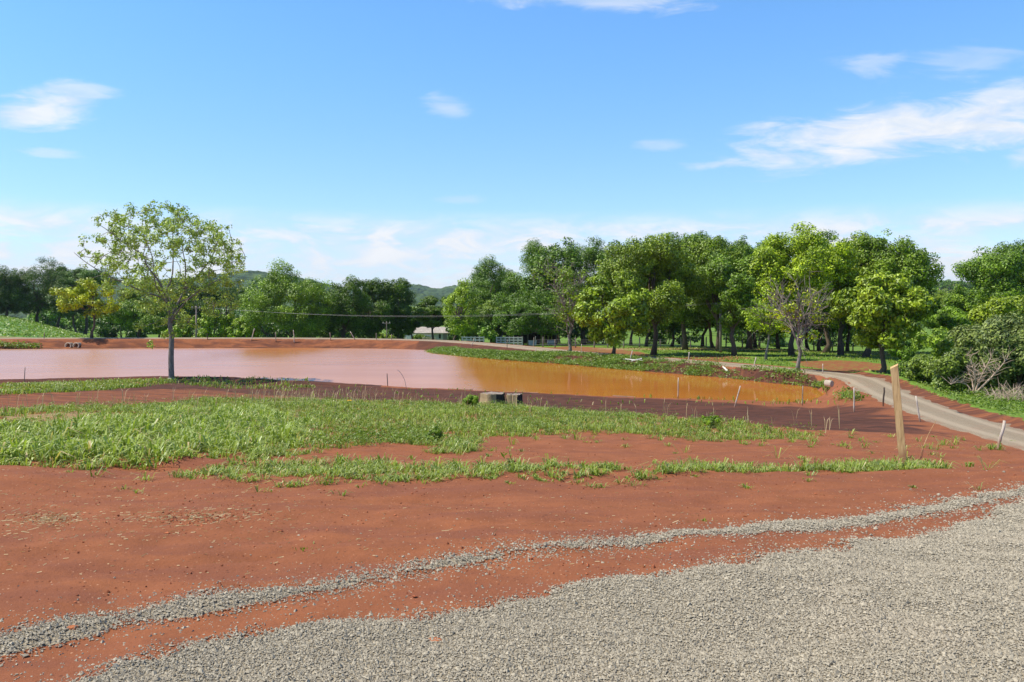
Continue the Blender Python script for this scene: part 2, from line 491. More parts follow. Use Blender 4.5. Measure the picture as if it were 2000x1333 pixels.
def make_ground_mat():
    m, B, out = new_mat('soil_and_lawn')
    geo = B.n('ShaderNodeNewGeometry'); P = geo.outputs['Position']
    zn = B.n('ShaderNodeAttribute', attribute_name='zone')
    sp = B.n('ShaderNodeSeparateColor'); B.link(zn.outputs['Color'], sp.inputs[0])
    z2 = B.n('ShaderNodeAttribute', attribute_name='zone_b')
    sq = B.n('ShaderNodeSeparateColor'); B.link(z2.outputs['Color'], sq.inputs[0])
    nbig = B.noise(P, 0.55, 5, 0.6, 0.3)
    nmid = B.noise(P, 3.0, 6, 0.65)
    nfin = B.noise(P, 26.0, 5, 0.7)
    nmic = B.noise(P, 130.0, 3, 0.7)
    lay = B.noise(B.vmath('MULTIPLY', P, (0.5, 2.4, 1)), 1.1, 5, 0.6, 0.5)
    red = B.mix(B.ramp(nmid, 0.3, 0.7), (0.198, 0.073, 0.034), (0.250, 0.093, 0.043))
    red = B.mix(B.ramp(lay, 0.42, 0.70), red, (0.185, 0.070, 0.040))
    red = B.mix(B.ramp(nbig, 0.56, 0.75, 0, 0.7), red, (0.295, 0.115, 0.052))
    red = B.mix(B.ramp(nfin, 0.52, 0.75, 0, 0.4), red, (0.12, 0.04, 0.022))
    red = B.mix(B.ramp(nmic, 0.62, 0.72, 0, 0.55), red, (0.42, 0.19, 0.11))
    red = B.mix(B.ramp(nmic, 0.40, 0.30, 0, 0.5), red, (0.10, 0.035, 0.022))
    vs = B.n('ShaderNodeTexVoronoi'); B.link(P, vs.inputs['Vector']); vs.inputs['Scale'].default_value = 34
    vc = B.n('ShaderNodeSeparateColor'); B.link(vs.outputs['Color'], vc.inputs[0])
    speck = B.math('MULTIPLY', B.ramp(vs.outputs['Distance'], 0.22, 0.14), B.ramp(vc.outputs[0], 0.80, 0.84))
    red = B.mix(B.math('MULTIPLY', speck, 0.8), red, (0.46, 0.27, 0.17))
    speck2 = B.math('MULTIPLY', B.ramp(vs.outputs['Distance'], 0.35, 0.22), B.ramp(vc.outputs[1], 0.86, 0.9))
    red = B.mix(B.math('MULTIPLY', speck2, 0.6), red, (0.085, 0.034, 0.022))
    dark = B.mix(B.ramp(lay, 0.35, 0.65), (0.052, 0.025, 0.018), (0.105, 0.043, 0.028))
    dark = B.mix(B.ramp(nfin, 0.55, 0.72, 0, 0.55), dark, (0.16, 0.07, 0.05))
    dmask = B.ramp(B.math('ADD', sp.outputs[0], B.math('MULTIPLY', B.math('SUBTRACT', lay, 0.5), 0.9)), 0.35, 0.65)
    col = B.mix(dmask, red, dark)
    lawn = B.mix(B.ramp(nmid, 0.3, 0.7), (0.075, 0.150, 0.018), (0.140, 0.235, 0.034))
    lawn = B.mix(B.ramp(nbig, 0.5, 0.72, 0, 0.6), lawn, (0.20, 0.24, 0.055))
    lawn = B.mix(B.ramp(nfin, 0.5, 0.7, 0, 0.5), lawn, (0.055, 0.10, 0.015))
    lmask = B.ramp(B.math('ADD', sp.outputs[1], B.math('MULTIPLY', B.math('SUBTRACT', nmid, 0.5), 1.1)), 0.42, 0.60)
    col = B.mix(lmask, col, lawn)
    rows = B.noise(B.vmath('MULTIPLY', P, (0.35, 1.0, 1)), 1.0, 6, 0.7)
    crop = B.mix(B.ramp(rows, 0.35, 0.65), (0.060, 0.150, 0.030), (0.125, 0.240, 0.060))
    crop = B.mix(B.ramp(nmid, 0.60, 0.75, 0, 0.55), crop, (0.30, 0.34, 0.16))
    cmask = B.ramp(B.math('ADD', sp.outputs[2], B.math('MULTIPLY', B.math('SUBTRACT', nmid, 0.5), 0.6)), 0.4, 0.6)
    col = B.mix(cmask, col, crop)
    straw = B.mix(B.ramp(nfin, 0.4, 0.6), (0.30, 0.22, 0.11), (0.20, 0.14, 0.07))
    smask = B.ramp(B.math('ADD', sq.outputs[0], B.math('MULTIPLY', B.math('SUBTRACT', nmid, 0.5), 1.1)), 0.42, 0.62)
    col = B.mix(smask, col, straw)
    h = B.math('ADD', B.math('MULTIPLY', nfin, 0.7), B.math('MULTIPLY', nmic, 0.3))
    b1 = B.bump(h, 0.6, 0.02)
    b2 = B.bump(nmid, 0.35, 0.04, b1)
    principled(B, out, col, 0.95, 0.12, b2)
    return m

def make_gravel_mat(name, light, dark, soil_amount=0.0):
    m, B, out = new_mat(name)
    geo = B.n('ShaderNodeNewGeometry'); P = geo.outputs['Position']
    vo = B.n('ShaderNodeTexVoronoi'); B.link(P, vo.inputs['Vector']); vo.inputs['Scale'].default_value = 62
    hs = B.n('ShaderNodeSeparateColor'); B.link(vo.outputs['Color'], hs.inputs[0])
    n = B.noise(P, 1.3, 5, 0.6)
    nf = B.noise(P, 30, 4, 0.7)
    c = B.mix(hs.outputs[0], dark, light)
    c = B.mix(B.ramp(n, 0.3, 0.7, 0, 0.35), c, tuple(x * 0.72 for x in light))
    c = B.mix(B.ramp(vo.outputs['Distance'], 0.35, 0.75, 0, 0.6), c, tuple(x * 0.45 for x in dark))
    if soil_amount:
        c = B.mix(B.ramp(B.noise(P, 0.9, 6, 0.65), 0.5, 0.72, 0, soil_amount), c, (0.30, 0.15, 0.10))
        c = B.mix(B.ramp(nf, 0.5, 0.7, 0, 0.35), c, tuple(x * 0.6 for x in dark))
    if soil_amount:
        ac = B.n('ShaderNodeAttribute', attribute_name='across').outputs['Fac']
        e = B.math('ADD', ac, B.math('MULTIPLY', B.math('SUBTRACT', B.noise(P, 1.6, 6, 0.7), 0.5), 1.5))
        c = B.mix(B.ramp(e, 0.80, 1.15, 0, 0.85), c, (0.24, 0.12, 0.075))
        wt = B.ramp(B.math('ABSOLUTE', B.math('SUBTRACT', ac, 0.52)), 0.24, 0.06, 0, 0.35)
        c = B.mix(wt, c, (0.46, 0.385, 0.29))
        c = B.mix(B.ramp(B.math('ADD', ac, B.math('MULTIPLY', nf, 0.25)), 0.28, 0.10, 0, 0.32), c, (0.22, 0.165, 0.11))
    hgt = B.math('ADD', B.math('MULTIPLY', B.math('SUBTRACT', 1.0, vo.outputs['Distance']), 0.8), B.math('MULTIPLY', hs.outputs[1], 0.6))
    principled(B, out, c, 0.9, 0.2, B.bump(hgt, 0.8, 0.012))
    return m

def make_water_mat():
    m, B, out = new_mat('muddy_water')
    geo = B.n('ShaderNodeNewGeometry'); P = geo.outputs['Position']
    sp = B.n('ShaderNodeSeparateXYZ'); B.link(P, sp.inputs[0])
    # wind-ruffled open water on the left, sheltered calm arm on the right
    wn = B.noise(B.vmath('MULTIPLY', P, (0.05, 0.02, 1)), 1.0, 3, 0.5)
    s = B.math('ADD', B.math('ADD', sp.outputs[0], B.math('MULTIPLY', sp.outputs[1], 0.055)), B.math('MULTIPLY', B.math('SUBTRACT', wn, 0.5), 5.0))
    calm = B.ramp(s, -2.2, 2.4)
    patch = B.math('MULTIPLY', B.ramp(B.math('ABSOLUTE', B.math('ADD', sp.outputs[0], 24.0)), 8.0, 1.5), B.ramp(sp.outputs[1], 58, 86, 0, 0.55))
    calm = B.math('MAXIMUM', calm, patch)
    fine = B.noise(B.vmath('MULTIPLY', P, (1.0, 1.9, 1)), 2.2, 4, 0.6)
    fin2 = B.noise(B.vmath('MULTIPLY', P, (0.5, 1.2, 1)), 0.8, 4, 0.6)
    h = B.math('ADD', B.math('MULTIPLY', fine, 0.6), B.math('MULTIPLY', fin2, 0.9))
    nrm = B.bump(h, B.ramp(calm, 0, 1, 0.30, 0.03), 0.16)
    nb = B.noise(B.vmath('MULTIPLY', P, (0.3, 0.8, 1)), 0.4, 5, 0.6)
    col = B.mix(B.ramp(nb, 0.3, 0.7), (0.390, 0.146, 0.029), (0.450, 0.170, 0.036))
    col = B.mix(calm, B.mix(B.ramp(nb, 0.3, 0.7), (0.47, 0.205, 0.075), (0.53, 0.24, 0.095)), col)
    df = B.n('ShaderNodeBsdfDiffuse'); B.link(col, df.inputs[0])
    gl = B.n('ShaderNodeBsdfGlossy')
    B.link(B.ramp(calm, 0, 1, 0.27, 0.035), gl.inputs['Roughness']); B.link(nrm, gl.inputs['Normal'])
    fr = B.n('ShaderNodeFresnel'); fr.inputs[0].default_value = 1.33
    mx = B.n('ShaderNodeMixShader')
    B.link(B.math('MULTIPLY', fr.outputs[0], B.ramp(calm, 0, 1, 0.76, 0.90), clamp=True), mx.inputs[0])
    B.link(df.outputs[0], mx.inputs[1]); B.link(gl.outputs[0], mx.inputs[2])
    B.link(mx.outputs[0], out.inputs[0])
    return m

M = {}
M['ground'] = make_ground_mat()
M['gravel'] = make_gravel_mat('crushed_gravel', (0.37, 0.328, 0.247), (0.24, 0.212, 0.158))
M['road'] = make_gravel_mat('compacted_gravel', (0.38, 0.315, 0.225), (0.25, 0.205, 0.145), 0.35)
M['water'] = make_water_mat()
M['leaf'] = mat_leaf('tree_leaves', (0.050, 0.105, 0.009), (0.300, 0.435, 0.032), 0.16)
M['young'] = mat_leaf('young_leaves', (0.16, 0.25, 0.045), (0.44, 0.57, 0.125), 0.35, 0.1, False)
M['grass'] = mat_leaf('grass_blades', (0.140, 0.200, 0.024), (0.370, 0.470, 0.085), 0.36, 0.12, False)
M['weed'] = mat_leaf('weed_leaves', (0.085, 0.150, 0.018), (0.270, 0.380, 0.060), 0.35, 0.1, False)
M['straw'] = mat_leaf('dry_straw', (0.30, 0.21, 0.10), (0.62, 0.52, 0.33), 0.2, 0.05, False)
M['bark'] = mat_plain('brown_bark', (0.060, 0.045, 0.034), (0.150, 0.115, 0.085), 6, 0.95, 0.8, (3, 3, 0.8), 0.03)
M['bark_grey'] = mat_plain('grey_bark', (0.13, 0.115, 0.10), (0.30, 0.27, 0.24), 6, 0.95, 0.8, (3, 3, 0.8), 0.03)
M['bark_pale'] = mat_plain('pale_dead_wood', (0.34, 0.25, 0.19), (0.55, 0.44, 0.35), 6, 0.9, 0.5, (3, 3, 0.8), 0.02)
M['wood_new'] = mat_plain('sawn_timber', (0.34, 0.205, 0.09), (0.62, 0.44, 0.23), 5, 0.8, 0.4, (7, 7, 0.35), 0.006)
M['wood_grey'] = mat_plain('weathered_timber', (0.16, 0.13, 0.11), (0.34, 0.29, 0.25), 5, 0.9, 0.4, (6, 6, 0.6), 0.006)
M['wood_pale'] = mat_plain('pale_stripped_timber', (0.36, 0.31, 0.26), (0.60, 0.54, 0.47), 5, 0.85, 0.3, (6, 6, 0.6), 0.006)
M['wood_dark'] = mat_plain('dark_timber', (0.04, 0.03, 0.025), (0.10, 0.075, 0.06), 5, 0.9, 0.4, (6, 6, 0.6), 0.006)
M['white'] = mat_plain('white_paint', (0.62, 0.61, 0.58), (0.80, 0.79, 0.76), 4, 0.7, 0.1)
M['rail'] = mat_plain('old_white_rail', (0.42, 0.39, 0.33), (0.62, 0.58, 0.50), 4, 0.8, 0.2)
M['wall'] = mat_plain('cream_wall', (0.42, 0.40, 0.34), (0.55, 0.53, 0.46), 1.5, 0.9, 0.2)
M['concrete'] = mat_plain('pale_concrete', (0.30, 0.26, 0.21), (0.46, 0.41, 0.34), 3, 0.9, 0.4)
M['roof'] = mat_plain('fibre_cement_roof', (0.24, 0.22, 0.20), (0.40, 0.37, 0.34), 1.5, 0.9, 0.2)
M['glass'] = mat_plain('dark_window', (0.015, 0.015, 0.018), (0.03, 0.03, 0.035), 2, 0.2, 0.0, spec=0.5)
M['black'] = mat_plain('dark_opening', (0.006, 0.005, 0.005), (0.012, 0.01, 0.01), 2, 0.95, 0.0)
M['wire'] = mat_plain('aluminium_wire', (0.30, 0.30, 0.30), (0.42, 0.42, 0.42), 2, 0.5, 0.0)
M['cut'] = mat_plain('stump_lit_side', (0.22, 0.16, 0.09), (0.37, 0.28, 0.165), 5, 0.95, 0.8, (2, 2, 0.5), 0.02)  # buff left side of the stumps, sunlight put into the colour
M['stump_shade'] = mat_plain('stump_shaded_side', (0.012, 0.012, 0.012), (0.05, 0.045, 0.04), 6, 0.95, 0.8, (2, 2, 0.5), 0.02)  # dark right side of the stumps, shade put into the colour
M['clay'] = mat_plain('orange_clay', (0.30, 0.09, 0.035), (0.42, 0.16, 0.07), 30, 0.95, 0.6)
M['petal'] = mat_plain('yellow_petals', (0.75, 0.42, 0.02), (0.85, 0.55, 0.04), 20, 0.8, 0.0)
M['metal'] = mat_plain('dull_metal', (0.30, 0.33, 0.36), (0.5, 0.53, 0.56), 3, 0.5, 0.1)

# ============================================================ ground sheet
def axis(parts):
    out = []
    for a, b, s in parts:
        out.append(np.arange(a, b - 1e-9, s))
    return np.concatenate(out)
g_far = np.geomspace(125, 4200, 46)
gx = axis([(-125, -42, 1.3), (-42, -9, 0.33), (-9, 9.6, 0.085), (9.6, 21, 0.12), (21, 42, 0.30), (42, 125, 1.3)])
gx = np.concatenate([-g_far[::-1], gx[gx > -124.5], g_far])
gy = axis([(-60, 2, 2.0), (2, 10.6, 0.055), (10.6, 21, 0.11), (21, 50, 0.15), (50, 60, 0.24), (60, 112, 0.40), (112, 210, 1.4)])
gy = np.concatenate([gy, np.geomspace(210, 5000, 50)])

# painted-by-plan zones
G_MAIN = gpoly([(-120, 806), (0, 803), (150, 796), (300, 790), (400, 781), (600, 779), (700, 785), (900, 790), (1000, 795), (1200, 808), (1350, 820), (1480, 832),
                (1610, 850), (1600, 856), (1400, 862), (1250, 852), (1130, 850), (960, 858), (930, 884), (850, 876), (750, 870), (660, 880), (560, 886),
                (480, 903), (420, 902), (330, 912), (200, 920), (100, 923), (-200, 925)])
G_LUSH = gpoly([(-120, 840), (100, 835), (300, 812), (520, 800), (620, 830), (640, 872), (560, 886), (480, 903), (420, 902), (330, 912), (200, 920), (100, 923), (-200, 925)])
G_BARE = gpoly([(-20, 812), (120, 806), (330, 812), (330, 824), (180, 822), (60, 828), (-20, 832)])
STRIP = [gpoly([(318, 938), (420, 920), (520, 905), (650, 900), (760, 902), (900, 916), (1000, 922), (1120, 918), (1200, 926), (1232, 938), (1100, 946), (1000, 948), (850, 950),
                (700, 944), (540, 954), (400, 944)]),
         gpoly([(1225, 938), (1320, 922), (1400, 912), (1500, 914), (1560, 920), (1560, 930), (1480, 934), (1350, 936), (1240, 946)]),
         gpoly([(1545, 925), (1640, 908), (1720, 908), (1780, 902), (1850, 912), (1850, 920), (1740, 930), (1620, 934)]),
         gpoly([(870, 872), (930, 860), (925, 886), (840, 886)]),
         gpoly([(480, 895), (640, 882), (600, 892), (520, 905), (420, 925), (360, 932)])]
G_SHORE = gpoly([(-60, 757), (0, 754), (120, 748), (330, 744), (480, 746), (620, 757), (560, 764), (420, 758), (330, 752), (200, 764), (60, 772), (-60, 776)])
DARK = gpoly([(330, 744), (430, 742), (560, 748), (700, 757), (900, 762), (1150, 774), (1400, 786), (1650, 792), (1700, 800), (1800, 838), (1760, 850), (1600, 842), (1480, 832), (1350, 818),
              (1200, 806), (1000, 795), (900, 789), (700, 783), (580, 776), (480, 768), (380, 760), (100, 768), (0, 772), (0, 765), (200, 757)])
GR_MAIN = ray_ground(*np.array([(-420, 1430), (0, 1333), (300, 1276), (560, 1228), (760, 1200), (900, 1192), (1050, 1170), (1300, 1136), (1500, 1104), (1700, 1064), (1850, 1026), (1930, 1005), (1970, 985), (2200, 945), (2500, 905)], float).T)
GR_LINE = ray_ground(*np.array([(-300, 1310), (0, 1246), (250, 1195), (500, 1166), (750, 1126), (1000, 1091), (1250, 1066), (1500, 1036), (1700, 1010), (1850, 985), (2000, 966), (2200, 945)], float).T)
RUTS = np.array([p + (0.0, 0.15) for p in GR_LINE]); RUTS = RUTS[np.argsort(RUTS[:, 0])]
GR_POLY = np.vstack([GR_MAIN, [(12, 4), (12, -14), (-10, -14), (-10, 1)]])

def gravel_cover(x, y):
    """0..1 cover of loose gravel"""
    d = sdist(x, y, GR_POLY)
    wob = (fbm(x * 2.2, y * 2.2, 41, 5) - 0.5) * 0.6
    a = sstep(0.12, -0.12, d + wob * 0.8)
    dl, par = seg_dist(x, y, GR_LINE, False)
    w = 0.032 + 0.11 * fbm(x * 0.9, y * 0.9, 43, 3)
    b = 0.8 * sstep(w + 0.12, w - 0.10, dl + wob * 0.35)
    return np.maximum(a, b), np.minimum(d, dl - 0.1)

def build_ground():
    X, Y = np.meshgrid(gx, gy)
    x = X.ravel(); y = Y.ravel()
    z = np.empty_like(x)
    for i in range(0, len(x), 60000):
        z[i:i + 60000] = ground_z(x[i:i + 60000], y[i:i + 60000])
    ny, nx = X.shape
    i = np.arange(ny - 1)[:, None] * nx + np.arange(nx - 1)[None]
    Q = np.stack([i, i + 1, i + nx + 1, i + nx], -1).reshape(-1, 4)
    dd = sdist(x, y, DARK)
    darkm = np.where(x > 8, sstep(2.4, -2.2, dd + (fbm(x * .7, y * 1.4, 66) - .5) * 2.5), sstep(0.6, -0.6, dd))
    darkm = np.maximum(darkm, 0.48 * sstep(0.5, -0.6, sdist(x, y, gpoly([(-80, 770), (0, 768), (200, 758), (340, 752), (620, 770), (640, 784), (400, 786), (150, 800), (-80, 808)]))))
    dr, par = seg_dist(x, y, ROADS, False)
    n_ = len(ROADS)
    i0 = np.clip(par.astype(int), 0, n_ - 2)
    tx = ROADS[i0 + 1, 0] - ROADS[i0, 0]; ty = ROADS[i0 + 1, 1] - ROADS[i0, 1]
    out = ((x - ROADS[i0, 0]) * ty - (y - ROADS[i0, 1]) * tx) > 0     # outer side: away from the lake
    lawn = np.where(out & (y > 10), sstep(road_hw(par) + 0.25, road_hw(par) + 0.95, dr), 0.0)
    lawn = np.where((y > 100), 1.0, lawn)
    # bare red patches on the lawn side
    for poly in (gpoly([(1530, 706), (1640, 703), (1740, 712), (1745, 724), (1640, 728), (1560, 716)]),
                 gpoly([(1000, 674), (1120, 676), (1260, 688), (1290, 696), (1180, 694), (1060, 683)]),
                 gpoly([(1330, 693), (1420, 692), (1480, 700), (1400, 706), (1330, 702)])):
        lawn = lawn * (0.42 + 0.58 * sstep(-0.8, 0.8, sdist(x, y, poly)))
    # red spoil behind the dam road
    lawn = lawn * (1 - 0.9 * np.exp(-(((x + 26) / 16) ** 2 + ((y - 99) / 4) ** 2)))
    q = x + 42 + 0.62 * (y - 98)
    crop = sstep(1, -3, q) * sstep(97.3, 98.6, y) * sstep(400, 300, y)
    ds = sdist(x, y, LAKE)
    farside = (y > np.interp(x, _shx, _shy) + 7)
    bank = np.where(farside & (x > -10) & (ds > 0) & ~out & (x < 17.2) & (dr > road_hw(par)), 0.66 + 0.3 * (fbm(x * .4, y * .4, 9) - .5), 0.0)
    darkm = np.maximum(darkm, bank)
    verge = np.where(out & (y < 50) & (y > 10) & (dr < road_hw(par) + 1.4), 0.5, 0)
    darkm = np.maximum(darkm, verge)
    dam = np.where(farside & (ds > -0.5) & (ds < 1.9) & (x < -9), 0.56 - 0.10 * ds, 0)
    darkm = np.maximum(darkm, np.where(~farside & (x < -7) & (ds < 2.6) & (ds > -1), 0.75, 0))
    darkm = np.maximum(darkm, dam)
    toe = np.where(farside & (ds < 0.35) & (ds > -1), 0.8, 0)
    darkm = np.maximum(darkm, toe)
    g_near = sstep(0.15, -0.3, sdist(x, y, G_MAIN)) * 0.36
    for s_ in STRIP: g_near = np.maximum(g_near, sstep(0.1, -0.2, sdist(x, y, s_)) * 0.30)
    g_near = np.maximum(g_near, sstep(0.3, -0.4, sdist(x, y, G_SHORE)) * 0.35)
    lawn = np.maximum(lawn, np.where(y < 60, g_near, 0))
    zone = np.stack([darkm, lawn, crop, np.ones_like(x)], 1)
    straw = 0.75 * np.exp(-((y - 88) / 5) ** 2) * sstep(4, 12, x) * sstep(60, 30, x)
    straw = np.maximum(straw, 0.8 * sstep(1.2, 0.2, np.abs(y - 98.0)) * sstep(-44, -52, x))
    straw = np.maximum(straw, 0.6 * sstep(0.0, -0.4, sdist(x, y, G_BARE)))
    zoneb = np.stack([straw, 0 * x, 0 * x, np.ones_like(x)], 1)
    o = mesh_np('ground', np.stack([x, y, z], 1), [Q], M['ground'], smooth=True, attrs={'zone': zone, 'zone_b': zoneb})
    tag(o, 'red earth ground with grassy lawn and green crop field', 'ground', kind='structure')
build_ground()

def build_water():
    bm = bmesh.new()
    P = LAKE
    c = []
    n = len(P)
    for i in range(n):
        a = P[(i - 1) % n]; b = P[(i + 1) % n]
        t = (b - a) / np.linalg.norm(b - a)
        nr = np.array((t[1], -t[0]))
        c.append(P[i] + nr * 0.55)
    f = bm.faces.new([bm.verts.new((p[0], p[1], WATER)) for p in c])
    if f.normal.z < 0: f.normal_flip()
    f.normal_update()
    if f.normal.z < 0: f.normal_flip()
    bmesh.ops.triangulate(bm, faces=bm.faces[:])
    me = bpy.data.meshes.new('water'); bm.to_mesh(me); bm.free()
    me.materials.append(M['water'])
    o = bpy.data.objects.new('water', me); COL.objects.link(o)
    tag(o, 'muddy orange pond water, ruffled on the left and calm on the right', 'water', kind='structure')
build_water()

def build_road():
    L = smooth_line(ROAD, 40)
    hwl = road_hw(np.linspace(0, len(ROADS) - 1, len(L)))
    t = np.gradient(L[:, :2], axis=0); t /= np.linalg.norm(t, axis=1)[:, None]
    nr = np.stack([t[:, 1], -t[:, 0]], 1)
    s = np.concatenate([[0], np.cumsum(np.linalg.norm(np.diff(L[:, :2], axis=0), axis=1))])
    k = 11
    V = []
    for j in range(k):
        f = j / (k - 1) * 2 - 1
        wob = (fbm(s * 1.3 + 10, s * 0 + j // 6 * 50.0, 61, 5) - 0.5) * 0.75 if j in (0, k - 1) else 0
        off = f * hwl + np.sign(f) * wob
        p = L[:, :2] + nr * off[:, None]
        V.append(p)
    V = np.stack(V, 1)
    z = ground_z(V[..., 0].ravel(), V[..., 1].ravel()).reshape(V.shape[:2])
    f = np.linspace(-1, 1, k)
    z = z - 0.012 + 0.055 * (1 - np.abs(f) ** 5)[None] - 0.018 * np.exp(-((np.abs(f) - 0.5) / 0.14) ** 2)[None]
    V3 = np.concatenate([V, z[..., None]], -1).reshape(-1, 3)
    n = len(L)
    i = np.arange(n - 1)[:, None] * k + np.arange(k - 1)[None]
    Q = np.stack([i, i + 1, i + k + 1, i + k], -1).reshape(-1, 4)
    o = mesh_np('road', V3, [Q], M['road'], smooth=True, attrs={'across': np.tile(np.abs(f), n)})
    tag(o, 'pale compacted gravel track curving round the pond', 'road', kind='structure')
build_road()

def build_gravel():
    xs = np.arange(-7.5, 10.5, 0.05); ys = np.arange(-6, 9.6, 0.05)
    X, Y = np.meshgrid(xs, ys)
    x = X.ravel(); y = Y.ravel()
    c, _ = gravel_cover(x, y)
    z = ground_z(x, y) - 0.02 + c * 0.027 + (fbm(x * 3, y * 3, 51, 3) - 0.2) * 0.034 * c
    ny, nx = X.shape
    i = np.arange(ny - 1)[:, None] * nx + np.arange(nx - 1)[None]
    Q = np.stack([i, i + 1, i + nx + 1, i + nx], -1).reshape(-1, 4)
    keep = (c[Q] > 0.3).any(1)
    Q = Q[keep]
    us, inv = np.unique(Q, return_inverse=True)
    o = mesh_np('gravel_yard', np.stack([x, y, z], 1)[us], [inv.reshape(Q.shape)], M['gravel'], smooth=True)
    tag(o, 'grey gravel yard in the foreground with a thin stripe of gravel beside it', 'gravel', kind='structure')

def stones(name, x, y, z, size, mat, label, seed=5):
    r = np.random.default_rng(seed)
    n = len(x)
    base = np.array([(1, 0, 0), (-1, 0, 0), (0, 1, 0), (0, -1, 0), (0, 0, 1), (0, 0, -1)], float)
    T = np.array([(0, 2, 4), (2, 1, 4), (1, 3, 4), (3, 0, 4), (2, 0, 5), (1, 2, 5), (3, 1, 5), (0, 3, 5)])
    V = base[None] * (1 + r.uniform(-0.35, 0.35, (n, 6, 1))) + r.normal(0, 0.2, (n, 6, 3))
    V = V * (size[:, None, None] * r.uniform(0.7, 1.25, (n, 1, 3)) * np.array((1, 1, 0.72)))
    a = r.uniform(0, 6.28, n); ca, sa = np.cos(a)[:, None], np.sin(a)[:, None]
    Vx = V[..., 0] * ca - V[..., 1] * sa; Vy = V[..., 0] * sa + V[..., 1] * ca
    V = np.stack([Vx + x[:, None], Vy + y[:, None], V[..., 2] + z[:, None]], -1)
    tint = np.repeat(r.random(n), 6)
    o = mesh_np(name, V.reshape(-1, 3), [(T[None] + np.arange(n)[:, None, None] * 6).reshape(-1, 3)], mat, attrs={'tint': tint})
    tag(o, label, 'gravel', kind='stuff')
    return o

def make_stone_mat():
    m, B, out = new_mat('stone_chips')
    at = B.n('ShaderNodeAttribute', attribute_name='tint')
    c = B.mix(at.outputs['Fac'], (0.222, 0.200, 0.156), (0.390, 0.352, 0.272))
    geo = B.n('ShaderNodeNewGeometry')
    c = B.mix(B.ramp(B.noise(geo.outputs['Position'], 0.8, 4, 0.6), 0.5, 0.75, 0, 0.3), c, (0.36, 0.31, 0.24))
    principled(B, out, c, 0.85, 0.25)
    return m
M['stone'] = make_stone_mat()
build_gravel()
def scatter_gravel():
    r = np.random.default_rng(15)
    N = 900000
    y = 2.9 + (r.random(N) ** 0.9) * 6.6
    x = r.uniform(-1, 1, N) * (0.72 * y + 0.9)
    c, d = gravel_cover(x, y)
    loose = 0.30 * np.exp(-np.maximum(d, 0) / 0.09) + 0.004 * np.exp(-np.maximum(d, 0) / 0.6)
    p = np.maximum(c * (0.9 - 0.45 * sstep(4.5, 8.5, y)), loose)
    k = r.random(N) < p
    x, y, d = x[k], y[k], d[k]
    size = np.clip(np.exp(r.normal(-5.32, 0.36, len(x))), .0025, .014) * (1 + 0.5 * sstep(4.5, 9, y))
    z = ground_z(x, y) + 0.010 * c[k] + (fbm(x * 3, y * 3, 51, 3) - 0.2) * 0.034 * c[k] + size * 0.12
    stones('gravel', x, y, z, size, M['stone'], 'loose grey stone chips covering the yard and scattered onto the red soil', 16)
scatter_gravel()

# ============================================================ leaves, blades
def leaf_quads(C, half_len, half_wid, r, up=0.6, out_dir=None, out_w=0.8, droop=0.12, rnd=0.75):
    n = len(C)
    nn = r.normal(0, 1, (n, 3)) * rnd + np.array((0, 0, up))
    if out_dir is not None: nn = nn + out_dir * out_w
    nn /= np.maximum(np.linalg.norm(nn, axis=1)[:, None], 1e-6)
    a = np.cross(nn, r.normal(0, 1, (n, 3)))
    a /= np.maximum(np.linalg.norm(a, axis=1)[:, None], 1e-6)
    b = np.cross(nn, a)
    hl = (half_len * r.uniform(0.6, 1.35, n))[:, None]; hw = (half_wid * r.uniform(0.7, 1.3, n))[:, None]
    tip = C + a * hl; tip[:, 2] -= droop * hl[:, 0]
    tail = C - a * hl; tail[:, 2] -= droop * 0.4 * hl[:, 0]
    V = np.stack([tail, C + b * hw - a * hl * 0.1, tip, C - b * hw - a * hl * 0.1], 1)
    Q = np.arange(4 * n).reshape(n, 4)
    return V.reshape(-1, 3), Q

def blades_mesh(name, x, y, h, w, lean, r, mat, z=None, tint=None, parent=None, ang=None):
    """arched grass blades, five vertices each"""
    n = len(x)
    z = ground_z(x, y) if z is None else z
    a = r.uniform(0, 2 * math.pi, n) if ang is None else ang
    dx, dy = np.cos(a), np.sin(a)
    sx, sy = -dy, dx
    B0 = np.stack([x, y, z - 0.01], 1)
    l1 = lean * h * 0.35; l2 = lean * h
    Mid = np.stack([x + dx * l1, y + dy * l1, z + h * 0.62], 1)
    zt = np.maximum(h * (1 - 0.45 * lean), 0.02)
    Tip = np.stack([x + dx * l2, y + dy * l2, z + zt], 1)
    sd = np.stack([sx, sy, np.zeros(n)], 1) * (w / 2)[:, None]
    V = np.stack([B0 - sd * 0.7, B0 + sd * 0.7, Mid + sd, Mid - sd, Tip], 1).reshape(-1, 3)
    k = np.arange(n)[:, None] * 5
    Q = k + np.array([[0, 1, 2, 3]]); T = k + np.array([[3, 2, 4]])
    tint = r.random(n) if tint is None else np.where(r.random(n) < 0.05, 1.0, np.clip(tint, 0, 0.92))
    return mesh_np(name, V, [T, Q], mat, parent, attrs={'tint': np.repeat(np.clip(tint, 0, 1), 5)})

def tussock(x, y, per, spread, r):
    """blade feet and directions fanning out of tuft centres; returns x, y, angle, index of the tuft"""
    n = np.maximum(1, r.poisson(per, len(x))); i = np.repeat(np.arange(len(x)), n)
    a = r.uniform(0, 2 * math.pi, len(i)); d = np.abs(r.normal(0, 1, len(i))) * spread
    return x[i] + np.cos(a) * d, y[i] + np.sin(a) * d, a + r.normal(0, 0.5, len(i)), i

def sample_poly(poly, dens, r):
    mn = poly.min(0); mx = poly.max(0)
    n = int(dens * (mx[0] - mn[0]) * (mx[1] - mn[1]))
    x = r.uniform(mn[0], mx[0], n); y = r.uniform(mn[1], mx[1], n)
    k = inside(x, y, poly)
    return x[k], y[k]

